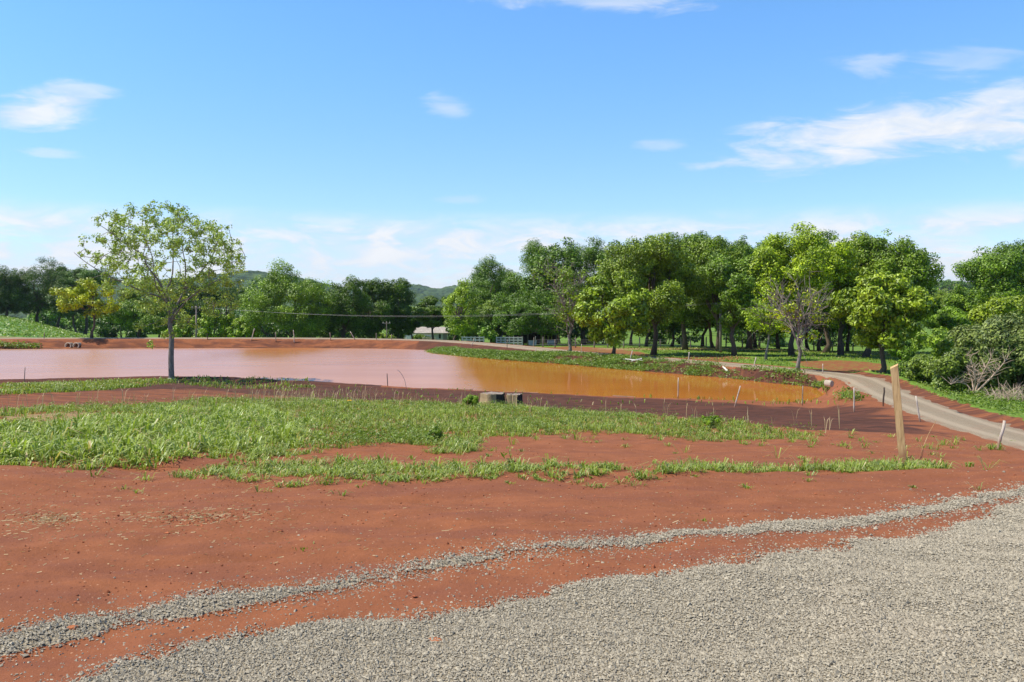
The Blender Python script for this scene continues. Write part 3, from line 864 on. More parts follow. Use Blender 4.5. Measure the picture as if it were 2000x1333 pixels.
# ============================================================ trees
def limb_curve(a, b, r, sag=0.12, n=7, up=0.25):
    a = np.asarray(a, float); b = np.asarray(b, float)
    t = np.linspace(0, 1, n)[:, None]
    L = np.linalg.norm(b - a)
    P = a + (b - a) * t
    off = r.normal(0, 1, 3) * sag * L * 0.5
    P = P + np.sin(t * math.pi) * off
    P[:, 2] += (np.sin(t[:, 0] * math.pi) * up * L * 0.35)
    P[1:-1] += r.normal(0, 0.018 * L, (n - 2, 3))
    return P

def grow_twigs(bm, allp, targets, r, r0, r1, up=0.15, pen=0.6, n=5, sides=4):
    """join each target to the nearest wood, letting later twigs sprout from earlier ones"""
    pts = np.array(allp)
    d0 = np.array([np.linalg.norm(pts - c, axis=1).min() for c in targets])
    for c in targets[np.argsort(d0)]:
        dd = np.linalg.norm(pts - c, axis=1) + pen * np.maximum(0, pts[:, 2] - c[2] + 0.1)
        a = pts[dd.argmin()]
        L = np.linalg.norm(a - c)
        if L < 0.08: continue
        q = limb_curve(a, c, r, 0.14, n, up)
        bm.tube(q, np.linspace(r0 * min(1, 0.45 + 0.35 * L), r1, n), sides, False)
        pts = np.vstack([pts, q[1:]])

def foliage(name, clumps, rad, n_leaf, hl, hw, r, centre, parent, color, mat=None, flat=0.75, hollow=0.35):
    """leaf quads spread through clumps; clumps: (n,3) local centres"""
    nC = len(clumps)
    cr = rad * r.uniform(0.5, 1.45, nC)
    ctint = r.normal(0, 0.16, nC)
    cnt = np.maximum(4, (n_leaf * (cr / rad) ** 2 * r.uniform(0.6, 1.3, nC)).astype(int))
    idx = np.repeat(np.arange(nC), cnt)
    n = len(idx)
    d = r.normal(0, 1, (n, 3)); d /= np.linalg.norm(d, axis=1)[:, None]
    rr = (hollow + (1 - hollow) * r.random(n) ** 0.6)
    C = clumps[idx] + d * (rr * cr[idx])[:, None] * np.array((1, 1, flat))
    od = C - centre; od /= np.maximum(np.linalg.norm(od, axis=1)[:, None], 1e-6)
    V, Q = leaf_quads(C, hl, hw, r, 0.45, od * 0.35 + d * 0.85, 1.1, rnd=0.72)
    tint = np.clip(0.45 + ctint[idx] + r.normal(0, 0.2, n), 0, 1)
    o = mesh_np(name, V, [Q], mat or M['leaf'], parent, attrs={'tint': np.repeat(tint, 4)})
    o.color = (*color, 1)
    return o

WIDE = ('grove trees beyond the track', 'shaded trees deep in the grove', 'trees behind the dam', 'trees behind the crop field', 'thicket right of the track')
def tree(label, cat, base_px, Y=None, base_py=None, top=500, left=0, right=100, bottom=640, color=(1, 1, 1), seed=1, name='tree', group=None,
         n_clump=200, n_leaf=140, leaf=0.112, bark='bark', trunk_r=None, shape='round', depth=1.0, bare=0.0, twigs=0, lobes=13, crad=None, flat=0.75, stems=1, nc_mul=1.55):
    r = np.random.default_rng(seed)
    if Y is None:
        g = ray_ground(base_px, base_py)[0]; X, Y = g
    else:
        X = PX(base_px, Y)
    z0 = float(ground_z(X, Y)) - 0.03
    root = empty(name, (X, Y, z0))
    tag(root, label, cat, group)
    H = PZ(top, Y) - z0
    cb = max(PZ(bottom, Y) - z0, 0.05)
    cx = PX((left + right) / 2, Y) - X
    rx = (right - left) / 2 * Y / F * (1.08 if group in WIDE else 1.0)
    ry = rx * depth
    hz = (H - cb) / 2
    cz = cb + hz
    tr = trunk_r if trunk_r else 0.02 * H + 0.05 * min(1, H / 3.5)
    cr_ = crad if crad else max(0.28, 0.14 * (rx + hz) / 2 + 0.16)
    if H < 2.0: cr_ = min(cr_, 0.2 * (rx + hz))
    kk = min(1.0, H / 3.5)
    rx = max(rx - 0.30 * cr_, 0.3 * rx); ry = max(ry - 0.3 * cr_, 0.3 * ry); hz = max(hz - 0.35 * cr_, 0.3 * hz)
    # lobes
    LB = []
    tries = 0
    while len(LB) < lobes and tries < 4000:
        tries += 1
        u = r.normal(0, 1, 3); u /= np.linalg.norm(u)
        t = r.uniform(0.42, 0.74)
        p = u * t
        if shape == 'umbrella' and p[2] < -0.1: continue
        if shape == 'cone':
            k = 1 - 0.75 * (p[2] + 1) / 2; p[:2] *= 1.35 * k
        if shape == 'column': p[:2] *= 0.9
        if any(np.linalg.norm(p - q) < 0.38 for q in LB) and tries < 2500: continue
        LB.append(p)
    LB = np.array(LB)
    sc = np.array((rx, ry, hz)); ctr = np.array((cx, 0, cz))
    lobe_r = 0.33
    if group in WIDE: nc_mul, leaf = 2.7, leaf * 1.0
    n_clump = int(n_clump * nc_mul)
    per = np.maximum(1, n_clump // len(LB))
    pts = []
    for p in LB:
        lobe_r = r.uniform(0.20, 0.40)
        for _ in range(per):
            d = r.normal(0, 1, 3); d /= np.linalg.norm(d)
            q = p + d * lobe_r * r.random() ** 0.42
            pts.append(q)
    pts = np.array(pts)
    ln = np.linalg.norm(pts, axis=1)
    lim = r.uniform(0.90, 1.03, len(pts))
    pts = np.where((ln > lim)[:, None], pts / ln[:, None] * lim[:, None], pts)
    if shape == 'umbrella': pts[:, 2] = np.maximum(pts[:, 2], -0.45 + 0.25 * r.random(len(pts)))
    for ax_ in ((0, 1, 2) if shape != 'umbrella' else (0, 1)):
        lo_, hi_ = np.percentile(pts[:, ax_], (1.5, 98.5))
        pts[:, ax_] = (pts[:, ax_] - (lo_ + hi_) / 2) / max((hi_ - lo_) / 2, 0.2) * ((1.03 if ax_ < 2 else 0.95) if group in WIDE else 0.97)
    LB = np.array([pts[i_ * per:(i_ + 1) * per].mean(0) for i_ in range(len(LB))])
    clumps = ctr + pts * sc
    # skeleton
    bm = MB()
    k0 = 8
    for s_ in range(stems):
        so = np.array((r.normal(0, 0.2) * kk, r.normal(0, 0.2) * kk, 0)) * (0 if stems == 1 else 1)
        apex = ctr + np.array((r.normal(0, 0.12) * rx, r.normal(0, 0.12) * ry, hz * 0.45)) + so * 2
        tp = limb_curve(so, apex, r, 0.05, 9, 0.0)
        tp[0] = so
        tt = np.linspace(0, 1, 9)
        rad = tr * (1 - 0.82 * tt) / (1 if stems == 1 else 1.5)
        rad[0] *= 1.35
        bm.tube(tp, rad, k0)
        if s_ == 0: trunk = tp
    limbs = []
    for p in LB:
        goal = ctr + p * sc * 0.85
        ha = r.uniform(0.62, 1.0) * cb + r.uniform(0.0, 0.55) * hz
        ha = min(ha, goal[2] * 0.9)
        a = np.array([np.interp(ha, trunk[:, 2], trunk[:, i]) for i in range(3)])
        lp = limb_curve(a, goal, r, 0.12, 7, 0.25)
        r0 = tr * 0.42 * r.uniform(0.7, 1.1)
        bm.tube(lp, np.linspace(r0, 0.025 * kk, 7), 6)
        limbs.append(lp)
    allp = np.concatenate(limbs)
    tw = clumps if len(clumps) < 130 else clumps[r.permutation(len(clumps))[:130]]
    grow_twigs(bm, allp, tw, r, 0.028 * kk, 0.007 * kk)
    if twigs:
        for _ in range(twigs):
            lp = limbs[r.integers(len(limbs))]
            a = lp[r.integers(2, 7)]
            d = (a - trunk[4]); d /= max(np.linalg.norm(d), 1e-6)
            d = d + r.normal(0, 0.55, 3); d[2] += 0.25
            L = r.uniform(0.6, 1.7)
            e = a + d / np.linalg.norm(d) * L
            c1 = limb_curve(a, e, r, 0.12, 5, 0.1)
            bm.tube(c1, np.linspace(0.03, 0.010, 5), 4, False)
            for _k in range(3):
                s = c1[r.integers(1, 5)]
                d2 = d + r.normal(0, 0.9, 3); d2 /= np.linalg.norm(d2)
                bm.tube(limb_curve(s, s + d2 * r.uniform(0.3, 0.8), r, 0.1, 3, 0.1), np.linspace(0.016, 0.007, 3), 4, False)
    bm.build('trunk', M[bark], root, True)
    if bare > 0:
        clumps = clumps[r.random(len(clumps)) > bare]
    if len(clumps):
        foliage('crown', clumps, cr_, n_leaf, leaf, leaf * 0.45, r, ctr, root, color, flat=flat)
    return root

def shrub(label, px, Y, top, left, right, color, seed, base_py=None, name='shrub', group=None, n_clump=60, n_leaf=90, leaf=0.12, depth=1.0, cat='shrub', lobes=7, bark='bark', flat=0.8):
    """foliage down to the ground on several stems"""
    X = PX(px, Y); z0 = float(ground_z(X, Y))
    bot = HOR + (EYE - z0 - 0.05) * F / Y
    return tree(label, cat, px, Y, None, top, left, right, bot, color, seed, name, group, n_clump, n_leaf, leaf, bark, None, 'round', depth, 0, 0, lobes, flat=flat, stems=3)

# tints multiply the leaf colour
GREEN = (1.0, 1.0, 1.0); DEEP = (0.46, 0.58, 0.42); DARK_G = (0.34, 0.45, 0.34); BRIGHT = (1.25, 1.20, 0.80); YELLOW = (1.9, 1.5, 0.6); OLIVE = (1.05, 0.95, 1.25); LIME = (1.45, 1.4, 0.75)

# ---- the lone tree on the near shore
def lone_tree():
    r = np.random.default_rng(101)
    X, Y = ray_ground(335, 744)[0]
    z0 = float(ground_z(X, Y)) - 0.05
    root = empty('tree', (X, Y, z0))
    tag(root, 'lone airy young tree with open yellowish green crown on the near shore', 'tree')
    def L(px, py, dy=0.0): return np.array((PX(px, Y) - X, dy, PZ(py, Y) - z0))
    bm = MB()
    def limb(pts, r0, r1):
        P = np.array([L(*p) for p in pts]); P = smooth_line(P, 5)
        bm.tube(P, np.linspace(r0 * (0.82 if r0 > .15 else .66), r1 * 0.8, len(P)), 9)
        return P
    T = limb([(335, 746), (334, 700), (335, 660), (332, 636), (333, 615)], 0.205, 0.15)
    bm.tube(np.array([L(335, 748), L(335, 738)]), [0.30, 0.2], 9)
    limbs = [limb([(333, 622), (330, 600), (324, 573), (316, 550), (300, 525), (291, 500), (262, 478), (236, 452)][:8], 0.12, 0.02) if False else
             limb([(332, 620), (329, 596, -.1), (324, 572, -.3), (316, 548, -.5), (298, 522, -.7), (290, 500, -.8), (262, 478, -1.2), (232, 452, -1.6)], 0.12, 0.02),
             limb([(325, 574, -.3), (332, 545, .2), (331, 515, .5), (327, 480, .8), (330, 440, .6), (340, 408, .4)], 0.085, 0.015),
             limb([(333, 625), (340, 600, .3), (351, 566, .8), (372, 536, 1.2), (392, 505, 1.5), (402, 480, 1.6), (412, 452, 1.7)], 0.12, 0.018),
             limb([(334, 630), (350, 612, -.4), (376, 590, -1.0), (400, 575, -1.5), (430, 560, -2.0), (455, 548, -2.3)], 0.085, 0.015),
             limb([(318, 580, -.4), (300, 572, -1), (270, 555, -1.8), (245, 540, -2.3), (215, 518, -2.7), (196, 500, -2.9)], 0.075, 0.015),
             limb([(330, 600, 0), (318, 585, 1.0), (290, 560, 2.0), (262, 520, 2.7), (240, 490, 3.0)], 0.07, 0.014),
             limb([(346, 590, .5), (372, 570, 1.6), (405, 540, 2.5), (430, 505, 2.9)], 0.06, 0.014),
             limb([(351, 566, .8), (362, 520, 0.0), (366, 480, -.8), (372, 440, -1.2)], 0.06, 0.014),
             limb([(329, 596, -.1), (325, 560, -1.4), (330, 510, -2.2), (318, 465, -2.5)], 0.06, 0.014),
             limb([(291, 503, -.8), (292, 470, -.4), (285, 435, 0.2)], 0.04, 0.012)]
    allp = np.concatenate(limbs)
    out = np.array([(342, 392), (362, 420), (405, 424), (440, 440), (452, 468), (464, 500), (470, 528), (452, 560), (470, 600), (430, 620), (385, 600), (370, 640), (330, 650), (300, 640), (285, 600),
                    (250, 575), (215, 550), (176, 500), (190, 480), (206, 450), (232, 422), (262, 424), (300, 402)], float)
    C = []
    while len(C) < 520:
        px = r.uniform(172, 475); py = r.uniform(390, 655)
        d = float(sdist(np.array([px]), np.array([py]), out)[0])
        if d > 0: continue
        if d < -45 and r.random() < 0.35: continue
        if py > 575 and r.random() < 0.45: continue
        e = math.sqrt(max(0.05, 1 - ((px - 322) / 165) ** 2 - ((py - 520) / 150) ** 2))
        C.append(L(px, py, r.uniform(-1, 1) * 3.9 * e))
    C = np.array(C)
    grow_twigs(bm, allp, C, r, 0.030, 0.006, 0.18, 0.9, 6)
    bm.build('trunk', M['bark_grey'], root, True)
    extra = np.array([L(302, 672, -.5), L(318, 655, .3), L(350, 640, 0.2), L(342, 652, -.3)])
    foliage('crown', np.vstack([C, extra]), 0.31, 42, 0.078, 0.042, r, np.array(L(325, 530)), root, (1, 1, 1), M['young'], flat=0.8, hollow=0.1)
    # a dark bark band at breast height like the photographed trunk is left to the bark material
    return root
lone_tree()

# ---- trees beyond the crop field, far left
GL = 'trees behind the crop field'
tree('far left dark round tree cut by the photo edge beyond the crop field', 'tree', 12, 168, top=528, left=-38, right=52, bottom=612, color=DARK_G, seed=11, group=GL)
tree('tallest dark tree beyond the crop field, with a two-humped top', 'tree', 72, 172, top=511, left=22, right=128, bottom=610, color=DARK_G, seed=12, group=GL, n_clump=130)
tree('narrow dark tree beyond the crop field between the tall one and the flat-topped one', 'tree', 112, 178, top=522, left=86, right=140, bottom=612, color=DARK_G, seed=13, group=GL)
tree('broad flat-topped dark tree beyond the crop field', 'tree', 165, 176, top=520, left=118, right=212, bottom=575, color=(0.5, .68, .6), seed=14, group=GL, shape='umbrella', n_clump=120)
tree('low dark tree filling the gap under the flat-topped tree', 'tree', 150, 166, top=560, left=112, right=190, bottom=617, color=DARK_G, seed=15, group=GL)
tree('small yellow-green tree on a thin trunk at the edge of the crop field', 'tree', 179, None, 661, top=546, left=124, right=228, bottom=618, color=YELLOW, seed=16, n_clump=90, n_leaf=55, trunk_r=0.16, leaf=0.15)
# ---- behind the lone tree
GM = 'trees behind the dam'
tree('mid green tree with short trunk right of the yellow-green tree', 'tree', 270, 122, top=570, left=228, right=312, bottom=642, color=(1.0, 1.05, .8), seed=17, group=GM)
tree('small bushy green tree low behind the lone tree trunk', 'tree', 310, 116, top=592, left=286, right=344, bottom=650, color=(.9, .95, .8), seed=18, group=GM)
tree('dark wide tree behind the light green bamboo row', 'tree', 440, 170, top=558, left=380, right=512, bottom=640, color=DARK_G, seed=19, group=GM, n_clump=130)
tree('dark tree just right of the lone tree, behind the dark wooden pole', 'tree', 372, 160, top=548, left=325, right=418, bottom=640, color=DARK_G, seed=20, group=GM)
GB = 'light green bamboo-like bushes behind the dam'
for i, (px, t, w, lab) in enumerate([(348, 622, 42, 'leftmost feathery light green bush behind the lone tree trunk'),
                                     (392, 612, 48, 'feathery light green bush standing at the foot of the wooden pole'),
                                     (424, 606, 46, 'tallest feathery light green bush in the row behind the dam'),
                                     (456, 616, 42, 'feathery light green bush right of the tallest one in the row'),
                                     (486, 622, 46, 'rightmost feathery light green bush in the row beside the big bright tree')]):
    shrub(lab, px, 112, t, px - w / 2, px + w / 2, LIME, 30 + i, name='bamboo_bush', group=GB, leaf=0.16, n_clump=50)
tree('big bright green tree with foliage down to the dam', 'tree', 568, 112, top=524, left=498, right=636, bottom=662, color=(1.05, 1.12, .8), seed=36, n_clump=170, lobes=13, group=GM)
tree('dark rounded tree directly right of the big bright tree', 'tree', 668, 116, top=548, left=628, right=716, bottom=660, color=DEEP, seed=37, group=GM, n_clump=120)
tree('dark green tree with a pointed top in the middle of the dark clump', 'tree', 724, 120, top=546, left=692, right=764, bottom=658, color=DEEP, seed=38, group=GM, n_clump=120)
tree('dark green tree at the right end of the dark clump, left of the pine', 'tree', 776, 122, top=548, left=740, right=800, bottom=656, color=DEEP, seed=39, group=GM, n_clump=120)
tree('small bluish dark tree in front of the left end of the white house', 'tree', 806, 128, top=608, left=782, right=818, bottom=652, color=(.5, .66, .85), seed=40)
tree('dark flat-layered pine in front of the white house', 'tree', 846, 126, top=578, left=806, right=888, bottom=636, color=(.55, .66, .55), seed=41, name='pine_tree', n_clump=220, flat=0.42)
tree('light green slender tree with forked blackened trunk beside the white house', 'tree', 888, 104, top=548, left=868, right=934, bottom=652, color=LIME, seed=42, n_clump=90, n_leaf=90, trunk_r=0.2, twigs=8)

# ---- the grove right of the house
GG = 'grove trees beyond the track'
tree('grey-green small-leaved tree left in the grove behind the slender forked tree', 'tree', 930, 122, top=590, left=890, right=985, bottom=655, color=(.95, .95, 1.05), seed=50, group=GG)
tree('dark tree standing behind the left end of the grove', 'tree', 940, 140, top=522, left=905, right=1000, bottom=640, color=(.55, .7, .48), seed=49, group=GG)
tree('big dark green tree forming the left end of the grove', 'tree', 962, 128, top=510, left=926, right=1012, bottom=650, color=(.62, .76, .52), seed=51, group=GG, n_clump=150, lobes=12)
tree('tall dark tree with twin domes second from the left end of the grove', 'tree', 1048, 126, top=478, left=996, right=1104, bottom=655, color=(.62, .76, .52), seed=52, group=GG, n_clump=190, lobes=14)
tree('tall dark broad tree standing behind the half bare tree', 'tree', 1140, 122, top=472, left=1086, right=1202, bottom=650, color=(.6, .74, .5), seed=53, group=GG, n_clump=190, lobes=14)
tree('dark low tree hanging over the shed', 'tree', 1020, 112, top=570, left=975, right=1092, bottom=652, color=(.58, .72, .5), seed=54, group=GG, n_clump=110)
tree('half bare tree with grey limbs at the track beside the pond bank', 'tree', 1114, None, 692, top=505, left=1045, right=1186, bottom=640, color=(.85, .9, .8), seed=55, bark='bark_grey', bare=0.72, twigs=80, n_leaf=40, leaf=0.11, trunk_r=0.15)
tree('bright green compact tree with a short forked trunk by the pond bank', 'tree', 1197, None, 697, top=545, left=1126, right=1266, bottom=668, color=BRIGHT, seed=56, n_clump=120, trunk_r=0.16, lobes=11, n_leaf=85, leaf=0.16)
tree('tall mid green tree with a straight dark trunk behind the compact bright tree', 'tree', 1276, None, 694, top=468, left=1188, right=1352, bottom=628, color=(1.05, 1.0, .85), seed=57, group=GG, n_clump=190, lobes=14, trunk_r=0.24)
tree('tall dark-topped tree in the middle of the grove', 'tree', 1338, 84, top=459, left=1296, right=1424, bottom=628, color=(.8, .9, .75), seed=58, group=GG, n_clump=170, lobes=12)
tree('tall tree with light green upper crown left of the grove gap', 'tree', 1404, 80, top=470, left=1350, right=1446, bottom=632, color=(1.0, 1.0, .8), seed=59, group=GG, n_clump=150, lobes=11)
tree('darker mid-grove tree in front of the utility pole', 'tree', 1434, 70, top=500, left=1396, right=1496, bottom=640, color=(.85, .95, .8), seed=60, group=GG, n_clump=140, lobes=11)
tree('dark pointed tree just left of the yellow-green giant', 'tree', 1462, 88, top=470, left=1420, right=1508, bottom=630, color=(.75, .88, .72), seed=61, group=GG, n_clump=140)
tree('tall yellow-green giant with the highest crown of the grove', 'tree', 1546, 71, top=456, left=1474, right=1634, bottom=620, color=(1.65, 1.5, .75), seed=62, group=GG, n_clump=170, lobes=13, trunk_r=0.24)
tree('tall green tree directly behind and right of the yellow-green giant', 'tree', 1612, 82, top=460, left=1570, right=1680, bottom=632, color=(.95, 1.0, .75), seed=63, group=GG, n_clump=160, lobes=12)
tree('tall tree with sunlit top between the giant and the grove end', 'tree', 1642, 74, top=474, left=1606, right=1724, bottom=640, color=(1.3, 1.15, .8), seed=64, group=GG, n_clump=160, lobes=12)
tree('large tree with ragged open crown at the right end of the grove', 'tree', 1690, 71, top=464, left=1672, right=1800, bottom=640, color=(.95, 1.0, .75), seed=65, group=GG, n_clump=150, lobes=12, trunk_r=0.25)
tree('thin tree with bare lower twigs left of the grey bare tree', 'tree', 1496, None, 704, top=566, left=1452, right=1546, bottom=655, color=LIME, seed=66, bark='bark_grey', bare=0.72, twigs=60, n_leaf=50, trunk_r=0.10, leaf=0.10)
tree('grey bare-branched tree with a few yellow leaves beside the track', 'tree', 1558, 50.0, None, top=540, left=1506, right=1622, bottom=660, color=YELLOW, seed=67, bark='bark_grey', bare=0.86, twigs=95, n_leaf=34, trunk_r=0.13, leaf=0.09)
tree('round light green tree with leaning dark trunk on the lawn right of the track', 'tree', 1722, 49.0, None, top=532, left=1650, right=1802, bottom=680, color=(1.25, 1.15, .8), seed=68, n_clump=150, lobes=12, trunk_r=0.17, leaf=0.13)
# trunks and crowns deeper in the grove
deep = [(1085, 118, 478, 'dark tree deep in the grove above the white cattle rails'),
        (1232, 112, 480, 'dark tree deep behind the compact bright tree'),
        (1262, 98, 540, 'shaded tree deep in the grove just left of the straight dark trunk'),
        (1312, 104, 475, 'shaded tree deep in the grove right of the straight dark trunk'),
        (1372, 100, 478, 'shaded tree deep in the grove left of the utility pole'),
        (1392, 92, 530, 'shaded tree at the foot of the utility pole'),
        (1475, 96, 500, 'shaded tree deep behind the thin tree with bare twigs'),
        (1520, 92, 500, 'shaded tree deep between the thin tree and the grey bare tree'),
        (1578, 96, 500, 'shaded tree deep behind the grey bare tree'),
        (1600, 88, 520, 'shaded tree right of the grey bare tree, near the fence'),
        (1655, 94, 500, 'shaded tree deep behind the ragged crown at the grove end'),
        (1748, 90, 520, 'shaded tree behind the round light green tree')]
for i, (px, Y, t, lab) in enumerate(deep):
    w = 104 + 20 * (i % 3)
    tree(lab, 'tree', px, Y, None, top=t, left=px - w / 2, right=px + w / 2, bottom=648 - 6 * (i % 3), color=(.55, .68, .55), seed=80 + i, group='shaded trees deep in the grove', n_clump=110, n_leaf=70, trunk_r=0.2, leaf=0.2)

GU = 'dark understory bushes'
for i, (px, Y, t, w, lab) in enumerate([(520, 150, 592, 90, 'dark bush left of and behind the big bright tree'), (640, 150, 600, 90, 'dark bush in the gap right of the big bright tree'),
                                     (700, 150, 605, 90, 'dark bush behind the pointed dark tree'), (770, 155, 605, 90, 'dark bush behind the right end of the dark clump'),
                                     (905, 150, 600, 80, 'dark bush behind the slender forked tree'), (1000, 140, 590, 110, 'dark bush behind the shed roof, left of the shed'),
                                     (1090, 140, 600, 110, 'dark bush behind the shed, right of it'), (1180, 135, 615, 100, 'dark bush behind the compact bright tree'),
                                     (1300, 132, 625, 110, 'low dark bush far behind the straight dark trunk'), (1480, 135, 632, 120, 'low dark bush far behind the thin tree with bare twigs'),
                                     (1620, 140, 630, 120, 'low dark bush far behind the right part of the grove'), (240, 140, 610, 80, 'dark bush right of the yellow-green tree at the crop field corner')]):
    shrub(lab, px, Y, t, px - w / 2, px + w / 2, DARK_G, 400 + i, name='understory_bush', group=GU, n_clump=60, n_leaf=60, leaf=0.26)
# ---- bushes by the house and rails
shrub('dark broad bush standing between the two white rail fences', 972, 118, 622, 934, 1012, (.75, .95, .8), 100, n_clump=70, leaf=0.16)
shrub('small light green bush in front of the left white rail fence', 925, 122, 643, 908, 942, BRIGHT, 101, n_clump=30, leaf=0.14)
shrub('rounded shrub with pale flowers against the white house wall', 820, 142, 655, 806, 836, (.8, .85, .75), 102, n_clump=30, leaf=0.14)
shrub('low green garden bush left of the house beside the dam road', 745, 130, 652, 722, 770, (1.2, 1.1, .8), 103, n_clump=30, leaf=0.15)

# ---- right-hand thicket beyond the track
GR = 'thicket right of the track'
tree('tall broad dark tree at the right edge above the thicket', 'tree', 1962, 78, top=481, left=1898, right=2060, bottom=640, color=(.78, .9, .72), seed=110, group=GR, n_clump=200, lobes=14)
tree('tree with mid green crown in the far gap left of the thicket', 'tree', 1840, 150, top=572, left=1796, right=1880, bottom=640, color=(1.15, 1.1, .85), seed=111, group=GR)
tree('green tree standing behind the thicket below the tall dark tree', 'tree', 1900, 92, top=552, left=1866, right=1950, bottom=660, color=(.95, 1.05, .8), seed=112, group=GR, n_clump=130)
tree('leafy green tree in front of the far gap, left end of the thicket', 'tree', 1868, 74, top=605, left=1826, right=1926, bottom=672, color=(1.0, 1.15, .8), seed=113, group=GR, n_clump=120)
shrub('yellowish green tall bush under the tall dark tree', 1990, 52, 580, 1930, 2050, (1.35, 1.2, .9), 114, group=GR, n_clump=110, n_leaf=110, leaf=0.12)
shrub('big olive grey-green bush at the right edge of the photo', 1985, 37.5, 620, 1928, 2060, (.95, .82, 2.6), 115, group=GR, n_clump=130, n_leaf=130, leaf=0.085, lobes=11)
shrub('olive bush left of the big olive bush, behind the dead shrub', 1912, 43, 640, 1872, 1962, (.92, .80, 2.2), 116, group=GR, n_clump=100, n_leaf=120, leaf=0.09, lobes=9)
shrub('dense round bush just behind the dead shrub', 1868, 38, 690, 1826, 1906, (.85, .80, 1.3), 117, group=GR, n_clump=90, n_leaf=110, leaf=0.08, lobes=9)
shrub('low dark bush beside the round one, nearest the track verge', 1822, 40, 700, 1784, 1858, (.95, .92, 1.3), 118, group=GR, n_clump=80, n_leaf=110, leaf=0.08)
shrub('small dark bush right of the round light green tree', 1788, 44, 706, 1764, 1812, (.75, .85, .75), 119, group=GR, n_clump=45, n_leaf=90, leaf=0.08)
shrub('bright lime bush among the olive bushes', 1880, 50, 668, 1842, 1920, LIME, 120, group=GR, n_clump=60, n_leaf=90, leaf=0.09)
shrub('low bush with pale blossom at the edge of the far pasture', 1838, 62, 642, 1800, 1872, (1.3, 1.3, 1.5), 121, group=GR, n_clump=50, n_leaf=90, leaf=0.10)
shrub('small round dark bush in the pasture behind the round light green tree', 1766, 66, 648, 1744, 1786, (.7, .85, .75), 122, group=GR, n_clump=40, leaf=0.1)

# ---- dead shrub and brush heap
def dead_shrub():
    r = np.random.default_rng(130)
    X, Y = ray_ground(1902, 772)[0]
    z0 = float(ground_z(X, Y))
    root = empty('dead_shrub', (X, Y, z0))
    tag(root, 'bare dead shrub with pale pinkish branches in front of the thicket', 'shrub')
    bm = MB()
    def L(px, py, dy=0): return np.array((PX(px, Y) - X, dy, PZ(py, Y) - z0))
    mains = [([(1902, 772), (1910, 750), (1916, 725, -.2), (1928, 698, -.3)], .042), ([(1902, 772), (1904, 748, .2), (1898, 722, .3), (1896, 698, .4)], .045),
             ([(1903, 770), (1920, 745, -.3), (1936, 722, -.5), (1950, 700, -.6)], .05), ([(1901, 770), (1890, 752, .1), (1872, 748, .2), (1862, 752, .2)], .03),
             ([(1904, 768), (1922, 752, .4), (1940, 735, .6), (1958, 722, .8)], .035), ([(1902, 765), (1895, 740, -.4), (1885, 715, -.6)], .035)]
    for pts, w in mains:
        P = smooth_line(np.array([L(*p) for p in pts]), 4)
        bm.tube(P, np.linspace(w, 0.012, len(P)), 6)
        for _ in range(30):
            a = P[r.integers(len(P) // 3, len(P))]
            d = r.normal(0, 0.6, 3); d[2] = abs(d[2]) * 0.8 + 0.2
            d = d / np.linalg.norm(d) * r.uniform(0.25, 0.7)
            c = limb_curve(a, a + d, r, 0.1, 4, 0.1)
            bm.tube(c, np.linspace(0.013, 0.005, 4), 4, False)
    bm.build('branches', M['bark_pale'], root, True)
    X, Y = ray_ground(1968, 782)[0]
    bm = MB()
    z0 = float(ground_z(X, Y))
    for _ in range(170):
        a = np.array((r.normal(0, 0.45), r.normal(0, 0.35), r.uniform(-0.02, 0.15)))
        d = np.array((r.normal(0.1, 0.5), r.normal(0, 0.35), r.uniform(-0.05, 0.55)))
        L_ = r.uniform(0.4, 0.95)
        bm.tube(limb_curve(a, a + d / np.linalg.norm(d) * L_, r, 0.15, 4, 0.1), np.linspace(0.012, 0.004, 4), 4, False)
    o = bm.build('brush_heap', M['bark_pale'])
    o.location = (X, Y, z0)
    tag(o, 'heap of dry cut twigs at the foot of the olive bush', 'brush heap')
dead_shrub()

# ============================================================ far woods, plantation, hills
def far_woods():
    r = np.random.default_rng(140)
    C = []
    for i in range(95):
        Y = r.uniform(215, 330)
        px = r.uniform(-250, 2250)
        if 1775 < px < 1900: continue
        X = PX(px, Y); z0 = float(ground_z(X, Y))
        h = r.uniform(6.5, 10) * Y / 250
        for k in range(16):
            d = r.normal(0, 1, 3); d /= np.linalg.norm(d)
            C.append((X + d[0] * h * 0.42, Y + d[1] * 3, z0 + h * 0.55 + d[2] * h * 0.42))
    o = foliage('far_woods', np.array(C), 1.5, 42, 0.5, 0.3, r, np.array((0, 260, -20.0)), None, (.62, .75, .72))
    tag(o, 'dark belt of far woods seen in gaps behind the nearer trees', 'woods', kind='stuff')
far_woods()

def plantation():
    r = np.random.default_rng(150)
    bm = MB(); C = []
    for row in range(4):
        Y0 = 600 + row * 14
        for px in np.arange(1735, 2080, 4.6):
            Y = Y0 + r.uniform(-5, 5)
            X = PX(px + r.uniform(-1.5, 1.5), Y); z0 = float(ground_z(X, Y))
            zt = PZ(551 + r.uniform(-3, 4) + 3 * math.sin(px * 0.05), Y)
            bm.tube([(X, Y, z0), (X, Y, zt - 2)], [0.42, 0.2], 5, False)
            for k in range(8):
                C.append((X + r.normal(0, 1.1), Y + r.normal(0, 1.0), zt - 1.0 - abs(r.normal(0, 3.4))))
    tr = bm.build('plantation_stems', M['bark_pale'])
    C = np.array(C)
    o = foliage('eucalyptus_plantation', C, 1.3, 26, 0.55, 0.28, r, np.array((300, 600, -20.0)), None, (.60, .75, .80))
    tag(o, 'distant eucalyptus plantation with pale straight stems on the right horizon', 'woods', kind='stuff')
    tr.name = 'stem'
    tr.parent = o
    tr['kind'] = 'stuff'
plantation()

